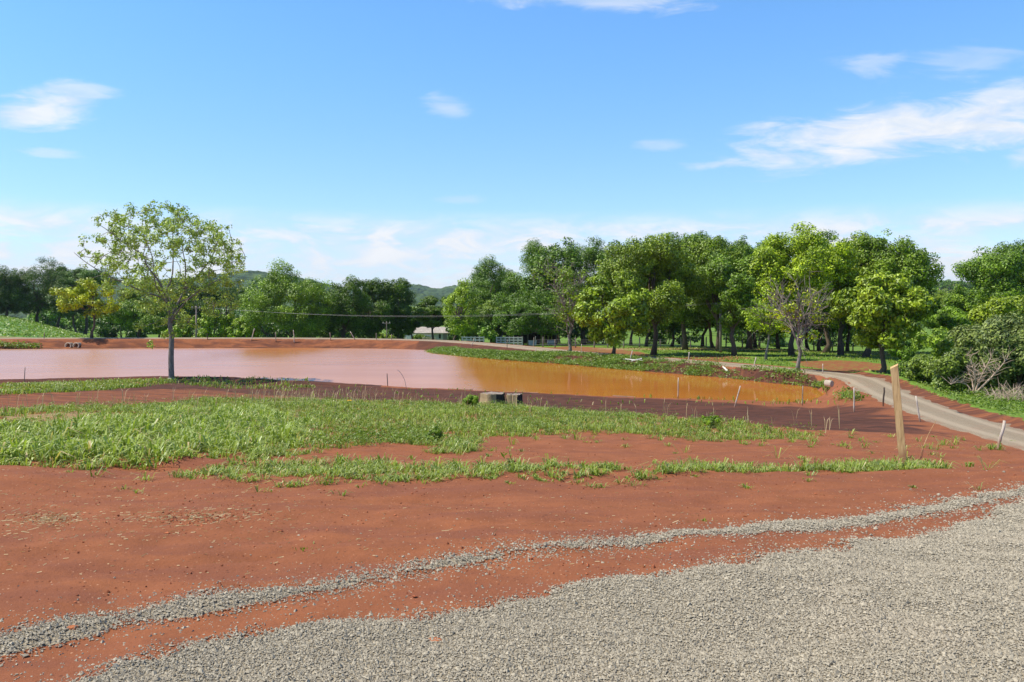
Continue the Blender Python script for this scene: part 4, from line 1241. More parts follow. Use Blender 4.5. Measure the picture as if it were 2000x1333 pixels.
def hills():
    m, B, out = new_mat('wooded_hillside')
    geo = B.n('ShaderNodeNewGeometry'); P = geo.outputs['Position']
    vo = B.n('ShaderNodeTexVoronoi'); B.link(P, vo.inputs['Vector']); vo.inputs['Scale'].default_value = 0.075
    hs = B.n('ShaderNodeSeparateColor'); B.link(vo.outputs['Color'], hs.inputs[0])
    n = B.noise(P, 0.011, 5, 0.6)
    c = B.mix(hs.outputs[0], (0.022, 0.045, 0.015), (0.055, 0.095, 0.028))
    c = B.mix(B.ramp(n, 0.48, 0.62, 0, 0.7), c, (0.075, 0.12, 0.035))
    hh = B.math('SUBTRACT', 1.0, vo.outputs['Distance'])
    principled(B, out, c, 0.95, 0.1, B.bump(hh, 1.0, 4.0))
    def ridge(name, prof, Yc, depth, label, seed):
        prof = np.array(prof, float)
        px = np.arange(prof[0, 0], prof[-1, 0], 2.6)
        vs = np.linspace(-1, 1, 58)
        top = np.interp(px, prof[:, 0], prof[:, 1])
        k = np.exp(-np.linspace(-2, 2, 25) ** 2); k /= k.sum()
        top = np.convolve(np.pad(top, 12, 'edge'), k, 'valid')
        X = np.empty((len(vs), len(px))); Yy = X.copy(); Z = X.copy()
        for j, v in enumerate(vs):
            Yv = Yc + v * depth
            X[j] = PX(px, Yc) * (1 + 0.0 * v); Yy[j] = Yv
            zt = PZ(top, Yc)
            base = -16.0
            prof_v = (1 - abs(v) ** 1.5)
            Z[j] = base + (zt - base) * prof_v
        ripple = (fbm(X * 0.006, Yy * 0.006, seed, 3) - 0.5) * 22 * (1 - np.abs(vs[:, None]))*np.minimum(1, np.abs(vs[:, None]) * 4)
        canopy = (vnoise(X * 0.09, Yy * 0.09, seed + 5) * 5 + vnoise(X * 0.22, Yy * 0.22, seed + 6) * 3.5 - 3.5)
        Z = Z + ripple + canopy
        ny, nx = X.shape
        i = np.arange(ny - 1)[:, None] * nx + np.arange(nx - 1)[None]
        Q = np.stack([i, i + 1, i + nx + 1, i + nx], -1).reshape(-1, 4)
        o = mesh_np(name, np.stack([X.ravel(), Yy.ravel(), Z.ravel()], 1), [Q], m, smooth=False)
        tag(o, label, 'hills', kind='structure')
    ridge('hills', [(-700, 575), (-200, 566), (60, 560), (200, 548), (300, 548), (400, 545), (450, 538), (495, 531), (545, 536), (600, 548), (650, 560), (720, 572), (900, 580), (1200, 585)], 1500, 420,
          'wooded hill seen behind the big bright tree', 200)
    ridge('hills', [(500, 580), (700, 572), (760, 566), (800, 558), (822, 557), (842, 565), (862, 566), (885, 559), (920, 556), (960, 553), (1050, 560), (1400, 566), (1900, 570), (2700, 572)], 2000, 480,
          'farther bluish wooded hills above the white house', 210)
hills()

# ============================================================ stakes, posts, boards
def stake(label, b, t, mat, Y=None, w=0.045, group=None, name='stake', sides=7, square=False, lean_y=0.0):
    """a single stake given by its foot and its top in the photograph"""
    if Y is None:
        X, Y = ray_ground(b[0], b[1])[0]
    else:
        X = PX(b[0], Y)
    z0 = float(ground_z(X, Y))
    top = np.array((PX(t[0], Y) - X, lean_y, PZ(t[1], Y) - z0))
    d = np.array((-top[0], -lean_y, -top[2])) / np.linalg.norm(top) * 0.15
    r = np.random.default_rng(int(b[0] * 7 + b[1]))
    bm = MB()
    n = 6
    P = d + (top - d) * np.linspace(0, 1, n)[:, None]
    P[1:-1, :2] += r.normal(0, w * 0.10, (n - 2, 2))
    R = np.linspace(w * 0.55, w * 0.45, n)
    bm.tube(P, R, 4 if square else sides)
    o = bm.build(name, M[mat], smooth=not square)
    o.location = (X, Y, z0)
    tag(o, label, 'stake', group)
    return o
SN = 'stakes along the near shore'
stake('grey stake at the far left of the near shore', (47, 751), (49, 718), 'wood_grey', group=SN)
stake('short leaning grey stake left of the lone tree', (236, 742), (241, 724), 'wood_grey', group=SN)
stake('thin grey stake just right of the lone tree', (420, 744), (418, 721), 'wood_grey', group=SN)
stake('thin grey stake near the water between the lone tree and the bent grass stalk', (594, 752), (592, 722), 'wood_grey', group=SN)
stake('dark stake left of the bent grass stalk', (757, 757), (756, 730), 'wood_dark', group=SN)
stake('thin mottled stake behind the stumps', (929, 762), (928, 736), 'wood_grey', group=SN, w=0.035)
stake('leaning brown stake right of the stumps', (1115, 771), (1120, 732), 'wood_grey', group=SN)
stake('tall straight pale stake before the calm orange water', (1324, 781), (1325, 738), 'wood_pale', group=SN)
stake('pale stake leaning right before the calm orange water', (1435, 797), (1446, 754), 'wood_pale', group=SN, w=0.048)
stake('thin brown stake near the tip of the pond', (1567, 792), (1568, 754), 'wood_grey', group=SN)
stake('white straight stake in front of the red mound', (1668, 806), (1668, 757), 'wood_pale', group=SN, w=0.048)
ST = 'stakes along the track'
stake('dark stake between the red mound and the track', (1725, 794), (1727, 757), 'wood_dark', group=ST, w=0.06)
stake('white stake leaning left at the track edge right of the sawn post', (1797, 824), (1789, 774), 'wood_pale', group=ST, w=0.048)
stake('pale stake leaning right at the track edge, nearest the right side of the photo', (1949, 878), (1962, 822), 'wood_pale', group=ST, w=0.048)
stake('thin pale stake at the bend of the track', (1607, 732), (1607, 711), 'wood_pale', group=ST, w=0.05)
stake('white stake leaning right on the pond bank before the grove', (1471, 722), (1477, 698), 'wood_pale', group=ST, w=0.07)
stake('white upright stake on the pond bank before the dark trunks', (1345, 709), (1346, 688), 'wood_pale', group=ST, w=0.07)
stake('white stake leaning right over the crossed fallen boards', (1230, 706), (1235, 685), 'wood_pale', group=ST, w=0.07)
stake('thin white stake on the bank between the half bare and the compact tree', (1135, 697), (1136, 672), 'wood_pale', group=ST, w=0.048)
stake('short white stake on the weedy bank left of the half bare tree', (1044, 692), (1047, 681), 'wood_pale', group=ST, w=0.07)
stake('thin grey stake on the bank before the right white rail fence', (990, 682), (991, 664), 'wood_grey', group=ST, w=0.07)
stake('short white stake leaning right at the left end of the weedy bank', (921, 677), (926, 661), 'wood_pale', group=ST, w=0.07)
SD = 'stakes along the dam road'
for lab, b, t, mt in [('thin grey stake on the dam left of the culvert pipes', (86, 664), (87, 650), 'wood_grey'),
                      ('pale stake leaning right on the dam before the bright tree', (491, 665), (497, 642), 'wood_pale'),
                      ('short thin stake behind the dam road under the bright tree', (539, 663), (538, 650), 'wood_grey'),
                      ('white straight stake on the dam under the bright tree', (575, 666), (573, 645), 'wood_pale'),
                      ('thin grey stake on the dam under the dark clump of trees', (646, 664), (644, 650), 'wood_grey'),
                      ('pale stake leaning left on the dam under the dark clump', (693, 665), (684, 648), 'wood_pale'),
                      ('thin dark stake on the dam before the garden bush', (735, 664), (735, 651), 'wood_grey'),
                      ('thin dark stake on the dam left of the lone tree trunk', (229, 661), (229, 653), 'wood_dark'),
                      ('thin dark stake on the dam just right of the lone tree trunk', (405, 662), (405, 652), 'wood_dark'),
                      ('thin pale stake at the dam end before the white house', (765, 667), (765, 653), 'wood_grey')]:
    stake(lab, b, t, mt, Y=91.5, w=0.085, group=SD)

def sawn_post():
    X, Y = ray_ground(1764, 905)[0]
    z0 = float(ground_z(X, Y))
    H = PZ(716, Y) - z0
    dx = PX(1748, Y) - X
    bm = bmesh.new()
    w, dpt = 0.092, 0.055
    n = 10
    rings = []
    r = random.Random(3)
    for i in range(n + 1):
        t = i / n
        z = -0.25 + (H + 0.25) * t
        x = dx * max(0, z) / H
        k = 1.0
        y = 0.012 * math.sin(t * 3)
        ring = [bm.verts.new((x + sx * w / 2 * k, y + sy * dpt / 2, z + (0.025 * sx + .012 * sy if i == n else 0) + r.uniform(-.002, .002))) for sx, sy in ((-1, -1), (1, -1), (1, 1), (-1, 1))]
        rings.append(ring)
    for a, b in zip(rings, rings[1:]):
        for k in range(4):
            bm.faces.new((a[k], a[(k + 1) % 4], b[(k + 1) % 4], b[k]))
    bm.faces.new(rings[-1]); bm.faces.new(rings[0][::-1])
    bmesh.ops.bevel(bm, geom=[e for e in bm.edges if abs(e.verts[0].co.z - e.verts[1].co.z) > 0.05], offset=0.004, segments=1, affect='EDGES')
    me = bpy.data.meshes.new('wooden_post'); bm.to_mesh(me); bm.free()
    me.materials.append(M['wood_new'])
    o = bpy.data.objects.new('wooden_post', me); COL.objects.link(o)
    o.location = (X, Y, z0); o.rotation_euler = (0, 0, math.radians(-28))
    tag(o, 'tall new sawn timber post leaning left in the grass, nearest the camera', 'post')
sawn_post()

def waterline(px):
    ys = np.arange(30, 60, 0.05); g = ground_z(PX(px, ys), ys)
    y = ys[(g < WATER + 0.02).argmax()] - 0.1
    return np.array((PX(px, y), y))

BG = 'pale boards lying at the waterline'
def board(label, a, b, mat, zoff=0.02, w=0.16, th=0.075, group=None, Y=None):
    pa = ray_ground(*a)[0]; pb = ray_ground(*b)[0]
    if group == BG: pa = waterline(a[0]); pb = waterline(b[0])
    if Y: pa = np.array((PX(a[0], Y[0]), Y[0])); pb = np.array((PX(b[0], Y[1]), Y[1]))
    m = (pa + pb) / 2
    L = np.linalg.norm(pb - pa)
    za, zb = float(ground_z(*pa)), float(ground_z(*pb))
    bm = MB(); bm.box((0, 0, 0), (L, w, th))
    o = bm.build('board', M[mat])
    o.location = (m[0], m[1], max((za + zb) / 2, WATER) + th / 2 + zoff)
    o.rotation_euler = (0, -math.atan2(zb - za, L), math.atan2(pb[1] - pa[1], pb[0] - pa[0]))
    tag(o, label, 'board', group)
BG = 'pale boards lying at the waterline'
board('pale board at the waterline under the bent grass stalk', (722, 757.5), (762, 758.5), 'wood_pale', group=BG)
board('pale board at the waterline left of the stumps', (880, 760.5), (922, 761.5), 'wood_pale', group=BG)
board('pale board at the waterline right behind the stumps', (1003, 765.5), (1051, 767), 'wood_pale', group=BG)
board('pale board at the waterline right of the leaning brown stake', (1197, 774.5), (1240, 776), 'wood_pale', group=BG)
BF = 'fallen white boards on the pond bank'
board('white fallen board lying level on the bank below the leaning stake', (1218, 705.5), (1256, 707.5), 'white', 0.10, 0.10, 0.06, BF)
board('white fallen board lying slantwise across the level one', (1232, 712), (1254, 706.5), 'white', 0.22, 0.10, 0.06, BF)
board('short white fallen board on the bank below the darker mid-grove tree', (1412, 719), (1421, 726), 'white', 0.08, 0.10, 0.06, BF)

# ============================================================ stumps, pipes, pale block
def stump(label, cx, by, wpx, ty, seed):
    r = np.random.default_rng(seed)
    X, Y = ray_ground(cx, by)[0]
    z0 = float(ground_z(X, Y))
    R = wpx / 2 * Y / F; H = PZ(ty, Y) - z0
    root = empty('tree_stump', (X, Y, z0))
    tag(root, label, 'stump', 'old tree stumps by the shore')
    k = 40
    th = np.arange(k) * 2 * math.pi / k
    fl = 1 + 0.10 * np.sin(th * 5 + seed) + r.normal(0, 0.025, k)
    rows = [(-0.1, 1.14), (0.06, 1.06), (0.2, 1.0), (H * 0.6, 0.98), (H - 0.03, 0.97), (H, 0.95)]
    V = []
    for z, s in rows:
        V.append(np.stack([np.cos(th) * R * s * fl, np.sin(th) * R * s * fl, np.full(k, z) + (r.normal(0, 0.012, k) if z > 0.3 else 0)], 1))
    n = len(rows)
    V = np.concatenate(V)
    i = np.arange(n - 1)[:, None] * k; j = np.arange(k)[None]; j2 = (j + 1) % k
    Q = np.stack([i + j, i + j2, i + k + j2, i + k + j], -1)
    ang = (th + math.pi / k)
    # sunlit left and shaded right of the stump are painted as two colours
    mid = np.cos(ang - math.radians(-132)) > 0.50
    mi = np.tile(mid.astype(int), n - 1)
    mesh_np('bark', V, [Q.reshape(-1, 4)], [M['stump_shade'], M['cut']], root, False, matidx=mi)
    Vt = np.vstack([V[-k:] - np.array((0, 0, 0.004)), [(0, 0, H - 0.015)]])
    T = np.stack([np.arange(k), (np.arange(k) + 1) % k, np.full(k, k)], 1)
    mesh_np('cut_face', Vt, [T], M['wood_grey'], root)
stump('wide tree stump with sunlit buff left side, left of the pair', 963, 793, 48, 768, 5)
stump('narrower tree stump, right of the pair, shaded on its right side', 1004, 794, 32, 770, 8)

def culverts():
    for i, (px, lab) in enumerate([(132.5, 'left concrete culvert pipe sticking out of the red dam face'), (148, 'right concrete culvert pipe sticking out of the red dam face')]):
        Y = float(ray_ground(px, 677)[0][1]) - 0.12
        X = PX(px, Y); z = PZ(676, Y)
        root = empty('culvert_pipe', (X, Y, z))
        tag(root, lab, 'pipe', 'culvert pipes in the dam')
        k = 24; th = np.arange(k) * 2 * math.pi / k
        def ring(y, R): return np.stack([np.cos(th) * R, np.full(k, y), np.sin(th) * R], 1)
        V = np.concatenate([ring(2.5, .34), ring(0.08, .34), ring(0.08, 0.37), ring(0, .37), ring(0, .27), ring(2.4, .27)])
        i_ = np.arange(5)[:, None] * k; j = np.arange(k)[None]; j2 = (j + 1) % k
        Q = np.stack([i_ + j, i_ + j2, i_ + k + j2, i_ + k + j], -1).reshape(-1, 4)
        mesh_np('pipe_wall', V, [Q], M['concrete'], root, True)
        Vd = np.vstack([ring(1.2, .272), [(0, 1.2, 0)]])
        mesh_np('dark_bore', Vd, [np.stack([np.arange(k), (np.arange(k) + 1) % k, np.full(k, k)], 1)], M['black'], root)
        root.rotation_euler = (0, 0, math.radians(-6))
culverts()

def pale_pipe():
    X, Y = ray_ground(1620, 756)[0]
    X, Y = PX(1620, 40.6), 40.6
    z0 = float(ground_z(X, Y))
    k = 18; th = np.arange(k) * 2 * math.pi / k
    bm = MB()
    bm.tube([(0, -0.15, 0.0), (0, -0.13, 0), (0, 0.2, 0.02)], [0.14, 0.165, 0.165], k)
    o = bm.build('concrete_pipe', M['concrete'], smooth=False)
    o.location = (X, Y, PZ(750, Y)); o.rotation_euler = (0, 0, math.radians(35))
    tag(o, 'pale round concrete pipe end poking from the bank at the tip of the pond', 'pipe')
pale_pipe()

# ============================================================ house, shed, rails, poles
def house():
    Y = 150.0
    x0, x1 = PX(790, Y), PX(884, Y)
    zt, zr = PZ(650, Y), PZ(640.5, Y)
    X = (x0 + x1) / 2; zb = float(ground_z(X, Y + 3)) - 0.2
    root = empty('house', (X, Y, zb))
    tag(root, 'low white house with pale shallow roof behind the pine', 'house')
    w = x1 - x0; h = zt - zb; d = 6.5
    bm = MB()
    bm.box((0, d / 2, h / 2), (w, d, h))
    g = [(-w / 2, 0.0, h), (-w / 2, d, h), (-w / 2, d / 2, h + zr - zt - 0.05), (w / 2, 0.0, h), (w / 2, d, h), (w / 2, d / 2, h + zr - zt - 0.05)]
    bm.add(g, T=[(0, 2, 1), (3, 4, 5)])
    bm.build('wall', M['wall'], root)
    rf = MB()
    e = 0.5; rz = zr - zt; th = 0.07
    xs = np.linspace(-w / 2 - e, w / 2 + e, 70)
    for sgn in (0, 1):
        yA, yB = (-e, d / 2) if sgn == 0 else (d + e, d / 2)
        zA = h - e * rz / (d / 2)
        V = []
        for k, x in enumerate(xs):
            b = 0.03 * (k % 2)
            V += [(x, yA, zA + b + 0.06), (x, yB, h + rz + b + 0.06), (x, yA, zA + b + 0.06 - th), (x, yB, h + rz + b + 0.06 - th)]
        n = len(xs)
        Q = []
        for k in range(n - 1):
            a = k * 4; c = a + 4
            Q += [(a, c, c + 1, a + 1), (a + 2, a + 3, c + 3, c + 2), (a, a + 2, c + 2, c)]
        rf.add(V, Q=Q)
    rf.build('roof', M['roof'], root)
    for px, ww, top, bot in [(812, 8, 655, 664), (859, 5, 653, 662), (878, 7, 652, 658)]:
        fr = MB(); zc = (PZ(top, Y) + PZ(bot, Y)) / 2 - zb; hh = PZ(top, Y) - PZ(bot, Y); wx = ww * Y / F
        xc = PX(px, Y) - X
        for sx in (-1, 1): fr.box((xc + sx * (wx / 2 + .04), -0.03, zc), (0.08, 0.08, hh + .16))
        for sz in (-1, 1): fr.box((xc, -0.03, zc + sz * (hh / 2 + .04)), (wx, 0.08, 0.08))
        f = fr.build('window', M['white'], root)
        p = MB(); p.box((xc, -0.015, zc), (wx, 0.03, hh)); p.build('pane', M['glass'], f)
    dr = MB(); dr.box((PX(870, Y) - X, -0.02, 1.05), (0.85, 0.05, 2.1)); dr.build('door', M['wood_grey'], root)
house()

def pale_wall():
    Y = 143.0
    for px0, px1, t, lab in [(792, 812, 654, 'low white garden wall panel left of the shrub with pale flowers'), (824, 842, 655, 'low white garden wall panel right of the shrub with pale flowers')]:
        X = PX((px0 + px1) / 2, Y); z0 = float(ground_z(X, Y)) - 0.1
        bm = MB(); h = PZ(t, Y) - z0; w = (px1 - px0) * Y / F
        bm.box((0, 0, h / 2), (w, 0.18, h)); bm.box((0, 0, h + 0.03), (w + .08, 0.26, 0.06))
        for k in range(4): bm.box((-w / 2 + (k + .5) * w / 4, -0.11, h * .48), (0.08, 0.06, h * .94))
        o = bm.build('garden_wall', M['white']); o.location = (X, Y, z0)
        tag(o, lab, 'wall', 'white garden wall panels')
pale_wall()

def shed():
    Y = 116.0
    x0, x1 = PX(1002, Y), PX(1088, Y)
    X = (x0 + x1) / 2; zb = float(ground_z(X, Y))
    root = empty('shed', (X, Y, zb))
    tag(root, 'dark open-fronted shed under the trees behind the right rail fence', 'shed')
    w = x1 - x0; h = PZ(651, Y) - zb; d = 5.0
    bm = MB()
    for k in range(12): bm.box((-w / 2 + (k + .5) * w / 12, d, h / 2), (w / 12 - .02, 0.05, h))
    bm.box((-w / 2, d / 2, h / 2), (0.06, d, h)); bm.box((w / 2, d / 2, h / 2), (0.06, d, h))
    bm.build('wall', M['wood_dark'], root)
    for k in range(4):
        p = MB(); p.box((-w / 2 + 0.1 + k * (w - .2) / 3, 0.0, h / 2), (0.14, 0.14, h)); p.build('post', M['wood_grey'], root)
    rf = MB()
    hi = 0.9
    V = [(-w / 2 - .4, -0.6, h - .05), (w / 2 + .4, -0.6, h - .05), (w / 2 + .4, d / 2, h + hi), (-w / 2 - .4, d / 2, h + hi), (-w / 2 - .4, d + .5, h), (w / 2 + .4, d + .5, h)]
    V = V + [(a, b, c + .08) for a, b, c in V]
    rf.add(V, Q=[(0, 3, 2, 1), (3, 4, 5, 2), (6, 7, 8, 9), (9, 8, 11, 10), (0, 1, 7, 6), (4, 10, 11, 5), (0, 6, 9, 3), (3, 9, 10, 4), (1, 2, 8, 7), (2, 5, 11, 8)])
    rf.build('roof', M['wood_dark'], root)
shed()

def rail_fence(label, px0, px1, Y, top, group, n_rail=4, step=8.5, mat='rail'):
    X = PX(px0, Y); z0 = float(ground_z(X, Y))
    root = empty('rail_fence', (X, Y, z0))
    tag(root, label, 'fence', group)
    L = (px1 - px0) * Y / F
    H = PZ(top, Y) - z0
    n = max(2, int(round((px1 - px0) / step)) + 1)
    for i in range(n):
        x = L * i / (n - 1)
        gz = float(ground_z(X + x, Y)) - z0
        b = MB(); b.box((x, 0, gz + (H - gz) / 2), (0.16, 0.14, H - gz + .1)); b.build('post', M[mat], root)
    for k in range(n_rail):
        b = MB(); b.box((L / 2, -0.09, H * (0.95 - 0.27 * k)), (L, 0.04, 0.15)); b.build('rail', M[mat], root)
RF = 'white rail fences by the house and shed'
rail_fence('short white rail fence in front of the white house', 826, 850, 134, 660, RF)
rail_fence('white rail fence left of the dark broad bush', 903, 945, 103, 658.5, RF)
rail_fence('white rail fence right of the dark broad bush, beside the shed', 970, 1020, 105, 659, RF)

def pasture_fence():
    r = np.random.default_rng(170)
    Y = 94.0
    X0 = PX(1040, Y)
    root = empty('post_and_wire_fence', (X0, Y, float(ground_z(X0, Y))))
    tag(root, 'grey post and wire pasture fence running through the shaded grove', 'fence')
    z0 = root.location.z
    tops = []
    pxs = [1042, 1060, 1084, 1124, 1160, 1187, 1218, 1249, 1290, 1331, 1349, 1379, 1418, 1450, 1469, 1484, 1521, 1560, 1590, 1626, 1648, 1666, 1700]
    for px in pxs:
        X = PX(px, Y); z = float(ground_z(X, Y)) - z0
        h = r.uniform(0.95, 1.25)
        b = MB(); b.tube([(X - X0, 0, z - .2), (X - X0 + r.normal(0, .04), r.normal(0, .04), z + h)], [0.08, 0.07], 7)
        b.build('post', M['wood_grey'], root)
        tops.append((X - X0, 0.0, z))
    for hh in (0.35, 0.65, 0.9):
        b = MB(); b.tube(np.array(tops) + np.array((0, -0.07, hh)), 0.008, 4); b.build('wire', M['wire'], root)
pasture_fence()

def poles_and_wires():
    def pole(px, Y, top, label, arm=True, r0=0.13):
        X = PX(px, Y); z0 = float(ground_z(X, Y)); H = PZ(top, Y) - z0
        root = empty('utility_pole', (X, Y, z0)); tag(root, label, 'utility pole', 'utility poles')
        b = MB(); b.tube([(0, 0, -.3), (0.02, 0, H * .5), (0, 0, H)], [r0, r0 * .9, r0 * .75], 9); b.build('pole', M['wood_grey'], root, True)
        if arm:
            b = MB(); b.box((0, -0.12, H - .25), (1.1, 0.09, 0.10)); a = b.build('crossarm', M['wood_grey'], root)
            for sx in (-.45, .45):
                c = MB(); c.tube([(sx, -0.12, H - .2), (sx, -0.12, H - .08)], [0.045, 0.03], 7); c.build('insulator', M['white'], a, True)
        return np.array((X, Y, z0 + H))
    a = pole(383, 103, 598, 'grey wooden utility pole behind the dam right of the lone tree')
    c = pole(1407, 78, 590, 'grey wooden utility pole among the grove trunks')
    pole(755, 112, 628, 'slim pole with short arm behind the dam near the garden bush', True, 0.06)
    for k, dz in ((-1, 0.0), (1, 0.0)):
        b = MB()
        p0 = a + np.array((0.45 * k, -0.12, -0.08)); p1 = c + np.array((0.45 * k, -0.12, -0.08))
        t = np.linspace(0, 1, 40)[:, None]
        P = p0 + (p1 - p0) * t
        P[:, 2] -= 4 * 1.25 * (t * (1 - t))[:, 0] * (1 + 0.04 * k)
        b.tube(P, 0.007, 5)
        o = b.build('overhead_wire', M['wire'])
        tag(o, 'thin overhead wire strung from the pole behind the dam to the grove pole', 'wire', 'pair of overhead wires')
poles_and_wires()

def small_farm_things():
    Y = 112.0
    X = PX(1040, Y); z0 = float(ground_z(X, Y))
    bm = MB()
    bm.box((0, 0, 0.35), (0.9, 0.5, 0.62), 0.2, 1.12)
    bm.box((0, 0, 0.68), (1.05, 0.62, 0.06), 0.2)
    bm.box((0.42, 0.1, 0.98), (0.05, 0.05, 0.6), 0.2)
    o = bm.build('feed_trough', M['white']); o.location = (X, Y, z0)
    tag(o, 'small white feed trough in front of the dark shed', 'trough')
    X = PX(1076, Y); z0 = float(ground_z(X, Y))
    bm = MB()
    bm.tube([(-.5, 0, .42), (-.46, 0, .42), (.46, 0, .42), (.5, 0, .42)], [.26, .32, .32, .26], 16)
    for sx in (-.3, .3): bm.box((sx, 0, .08), (.08, .5, .2))
    o = bm.build('metal_drum', M['metal'], smooth=False); o.location = (X, Y, z0)
    tag(o, 'bluish grey metal drum lying right of the white trough', 'drum')
    Yt = 61.5
    X = PX(1501, Yt); zt = PZ(661, Yt)
small_farm_things()

# ============================================================ grass, weeds, litter
def grass():
    r = np.random.default_rng(300)
    # lush broad-bladed grass, left foreground
    x, y = sample_poly(G_LUSH, 46, r)
    d = sdist(x, y, G_LUSH) + (fbm(x * 1.8, y * 1.8, 70) - .5) * .5
    k = (r.random(len(x)) < np.clip(0.45 + 1.3 * (fbm(x * 0.9, y * 0.9, 71) - 0.25), 0.1, 1)) & (d < 0)
    x, y, d = x[k], y[k], d[k]
    v0 = fbm(x * 0.7, y * 0.7, 73); big = np.clip(r.normal(1, .32, len(x)), .4, 1.9) * (0.45 + 0.55 * sstep(0, -0.7, d)); t0 = r.normal(0, .17, len(x))
    x, y, a, i = tussock(x, y, 15, 0.05, r)
    h = r.uniform(0.09, 0.29, len(x)) * (0.5 + 0.8 * v0[i]) * big[i]
    o = blades_mesh('grass', x, y, h, r.uniform(0.012, 0.027, len(x)) * (0.6 + .4 * big[i]), r.uniform(0.15, 1.5, len(x)), r, M['grass'], tint=np.clip(0.32 + 0.5 * v0[i] + t0[i] + r.normal(0, .16, len(x)), 0, 1), ang=a)
    tag(o, 'lush broad-bladed grass left of the stumps', 'grass', kind='stuff')
    # meadow grass further back and right
    x, y = sample_poly(G_MAIN, 48, r)
    d = sdist(x, y, G_MAIN) + (fbm(x * 1.6, y * 1.6, 77) - .5) * .8
    k = (r.random(len(x)) < np.clip(0.30 + 1.6 * (fbm(x * 0.8, y * 0.8, 75) - 0.28), 0.12, 1)) & (d < 0) & ~(inside(x, y, G_LUSH) & (r.random(len(x)) < 0.7))
    k &= ~(inside(x, y, G_BARE) & (r.random(len(x)) < 0.8))
    x, y, d = x[k], y[k], d[k]
    v0 = fbm(x * 0.6, y * 0.6, 79); big = np.clip(r.normal(1, .4, len(x)), .3, 2.0) * (0.5 + 0.5 * sstep(0, -0.6, d)); t0 = r.normal(0, .17, len(x))
    x, y, a, i = tussock(x, y, 12, 0.07, r)
    h = r.uniform(0.04, 0.15, len(x)) * (0.5 + v0[i]) * big[i]
    w = r.uniform(0.008, 0.017, len(x)) * (1 + 0.03 * np.maximum(0, y - 14))
    o = blades_mesh('grass', x, y, h, w, r.uniform(0.15, 1.3, len(x)), r, M['grass'], tint=np.clip(0.2 + 0.5 * v0[i] + t0[i] + r.normal(0, .16, len(x)), 0, 1), ang=a)
    tag(o, 'meadow grass across the middle ground in front of the stumps', 'grass', kind='stuff')
    # creeping strips and tufts on the bare soil
    xs, ys = [], []
    for s_ in STRIP:
        x, y = sample_poly(s_, 120, r)
        d = sdist(x, y, s_) + (fbm(x * 2.5, y * 2.5, 80) - .5) * .35
        k = (r.random(len(x)) < np.clip(3.0 * (fbm(x * 2.0, y * 2.0, 81) - 0.24), 0.10, 1)) & (d < 0)
        xs.append(x[k]); ys.append(y[k])
    bg = ray_ground(r.uniform(-20, 1990, 150), 855 + 105 * r.random(150) ** 1.6)
    bg = bg[bg[:, 1] < 22]
    xs.append(bg[:, 0]); ys.append(bg[:, 1])
    for px, py, n, s in [(1376, 1020, 1, .01), (590, 1066, 1, .01), (520, 962, 2, .05), (170, 935, 2, .08), (230, 955, 1, .03), (680, 967, 1, .04), (1225, 945, 6, .12), (1210, 955, 3, .07),
                         (1640, 868, 5, .3), (1580, 870, 4, .2), (1700, 862, 2, .1), (1930, 878, 7, .25), (1830, 880, 3, .2), (1560, 850, 10, .35), (1500, 862, 10, .3), (1460, 855, 14, .3), (1360, 858, 8, .3),
                         (1400, 866, 5, .3), (1330, 862, 6, .3), (1100, 868, 4, .4), (960, 880, 3, .3), (1200, 862, 3, .3)]:
        p = ray_ground(px, py)[0]
        xs.append(p[0] + r.normal(0, s * 1.5, n)); ys.append(p[1] + r.normal(0, s, n))
    x = np.concatenate(xs); y = np.concatenate(ys)
    big = np.clip(r.normal(1, .4, len(x)), .35, 2.2) * sstep(4.5, 10.5, y); t0 = r.normal(0, .15, len(x))
    x, y, a, i = tussock(x, y, 13, 0.035, r)
    h = r.uniform(0.035, 0.125, len(x)) * big[i]
    o = blades_mesh('grass', x, y, h, r.uniform(0.007, 0.014, len(x)), r.uniform(0.4, 1.9, len(x)), r, M['grass'], tint=np.clip(0.45 + t0[i] + r.normal(0, .17, len(x)), 0, 1), ang=a)
    tag(o, 'low creeping grass in strips and tufts on the red soil', 'grass', kind='stuff')
    # shore grass
    x, y = sample_poly(G_SHORE, 150, r)
    k = r.random(len(x)) < np.clip(2.4 * (fbm(x * 0.5, y * 0.9, 83) - 0.33), 0, 1) * np.where(x < PX(345, y), 1, .35)
    x, y = x[k], y[k]
    e = ray_ground(np.concatenate([r.uniform(600, 1640, 380), r.normal(1540, 50, 80), r.normal(1390, 30, 60)]), np.concatenate([np.interp(r.uniform(600, 1640, 380), [600, 900, 1300, 1640], [757, 765, 782, 793]), r.normal(787, 2, 80), r.normal(780, 1.5, 60)]))
    e = e[(e[:, 1] < 47)]
    x = np.concatenate([x, e[:, 0]]); y = np.concatenate([y, e[:, 1]])
    o = blades_mesh('grass', x, y, r.uniform(0.07, 0.26, len(x)), r.uniform(0.03, 0.06, len(x)), r.uniform(0.2, 1.0, len(x)), r, M['grass'], tint=np.clip(r.normal(0.42, 0.2, len(x)), 0, 1))
    tag(o, 'short grass along the near waterline beside the lone tree', 'grass', kind='stuff')
    # dry seed-head stalks
    px = np.concatenate([r.uniform(0, 560, 60), r.normal(600, 70, 130), r.uniform(560, 1080, 90), r.uniform(1080, 1640, 24)])
    py = np.interp(px, [0, 300, 600, 900, 1200, 1650], [800, 788, 780, 790, 806, 840]) + r.uniform(-4, 14, len(px))
    p = ray_ground(px, py)
    n = len(p)
    h = r.uniform(0.25, 0.72, n)
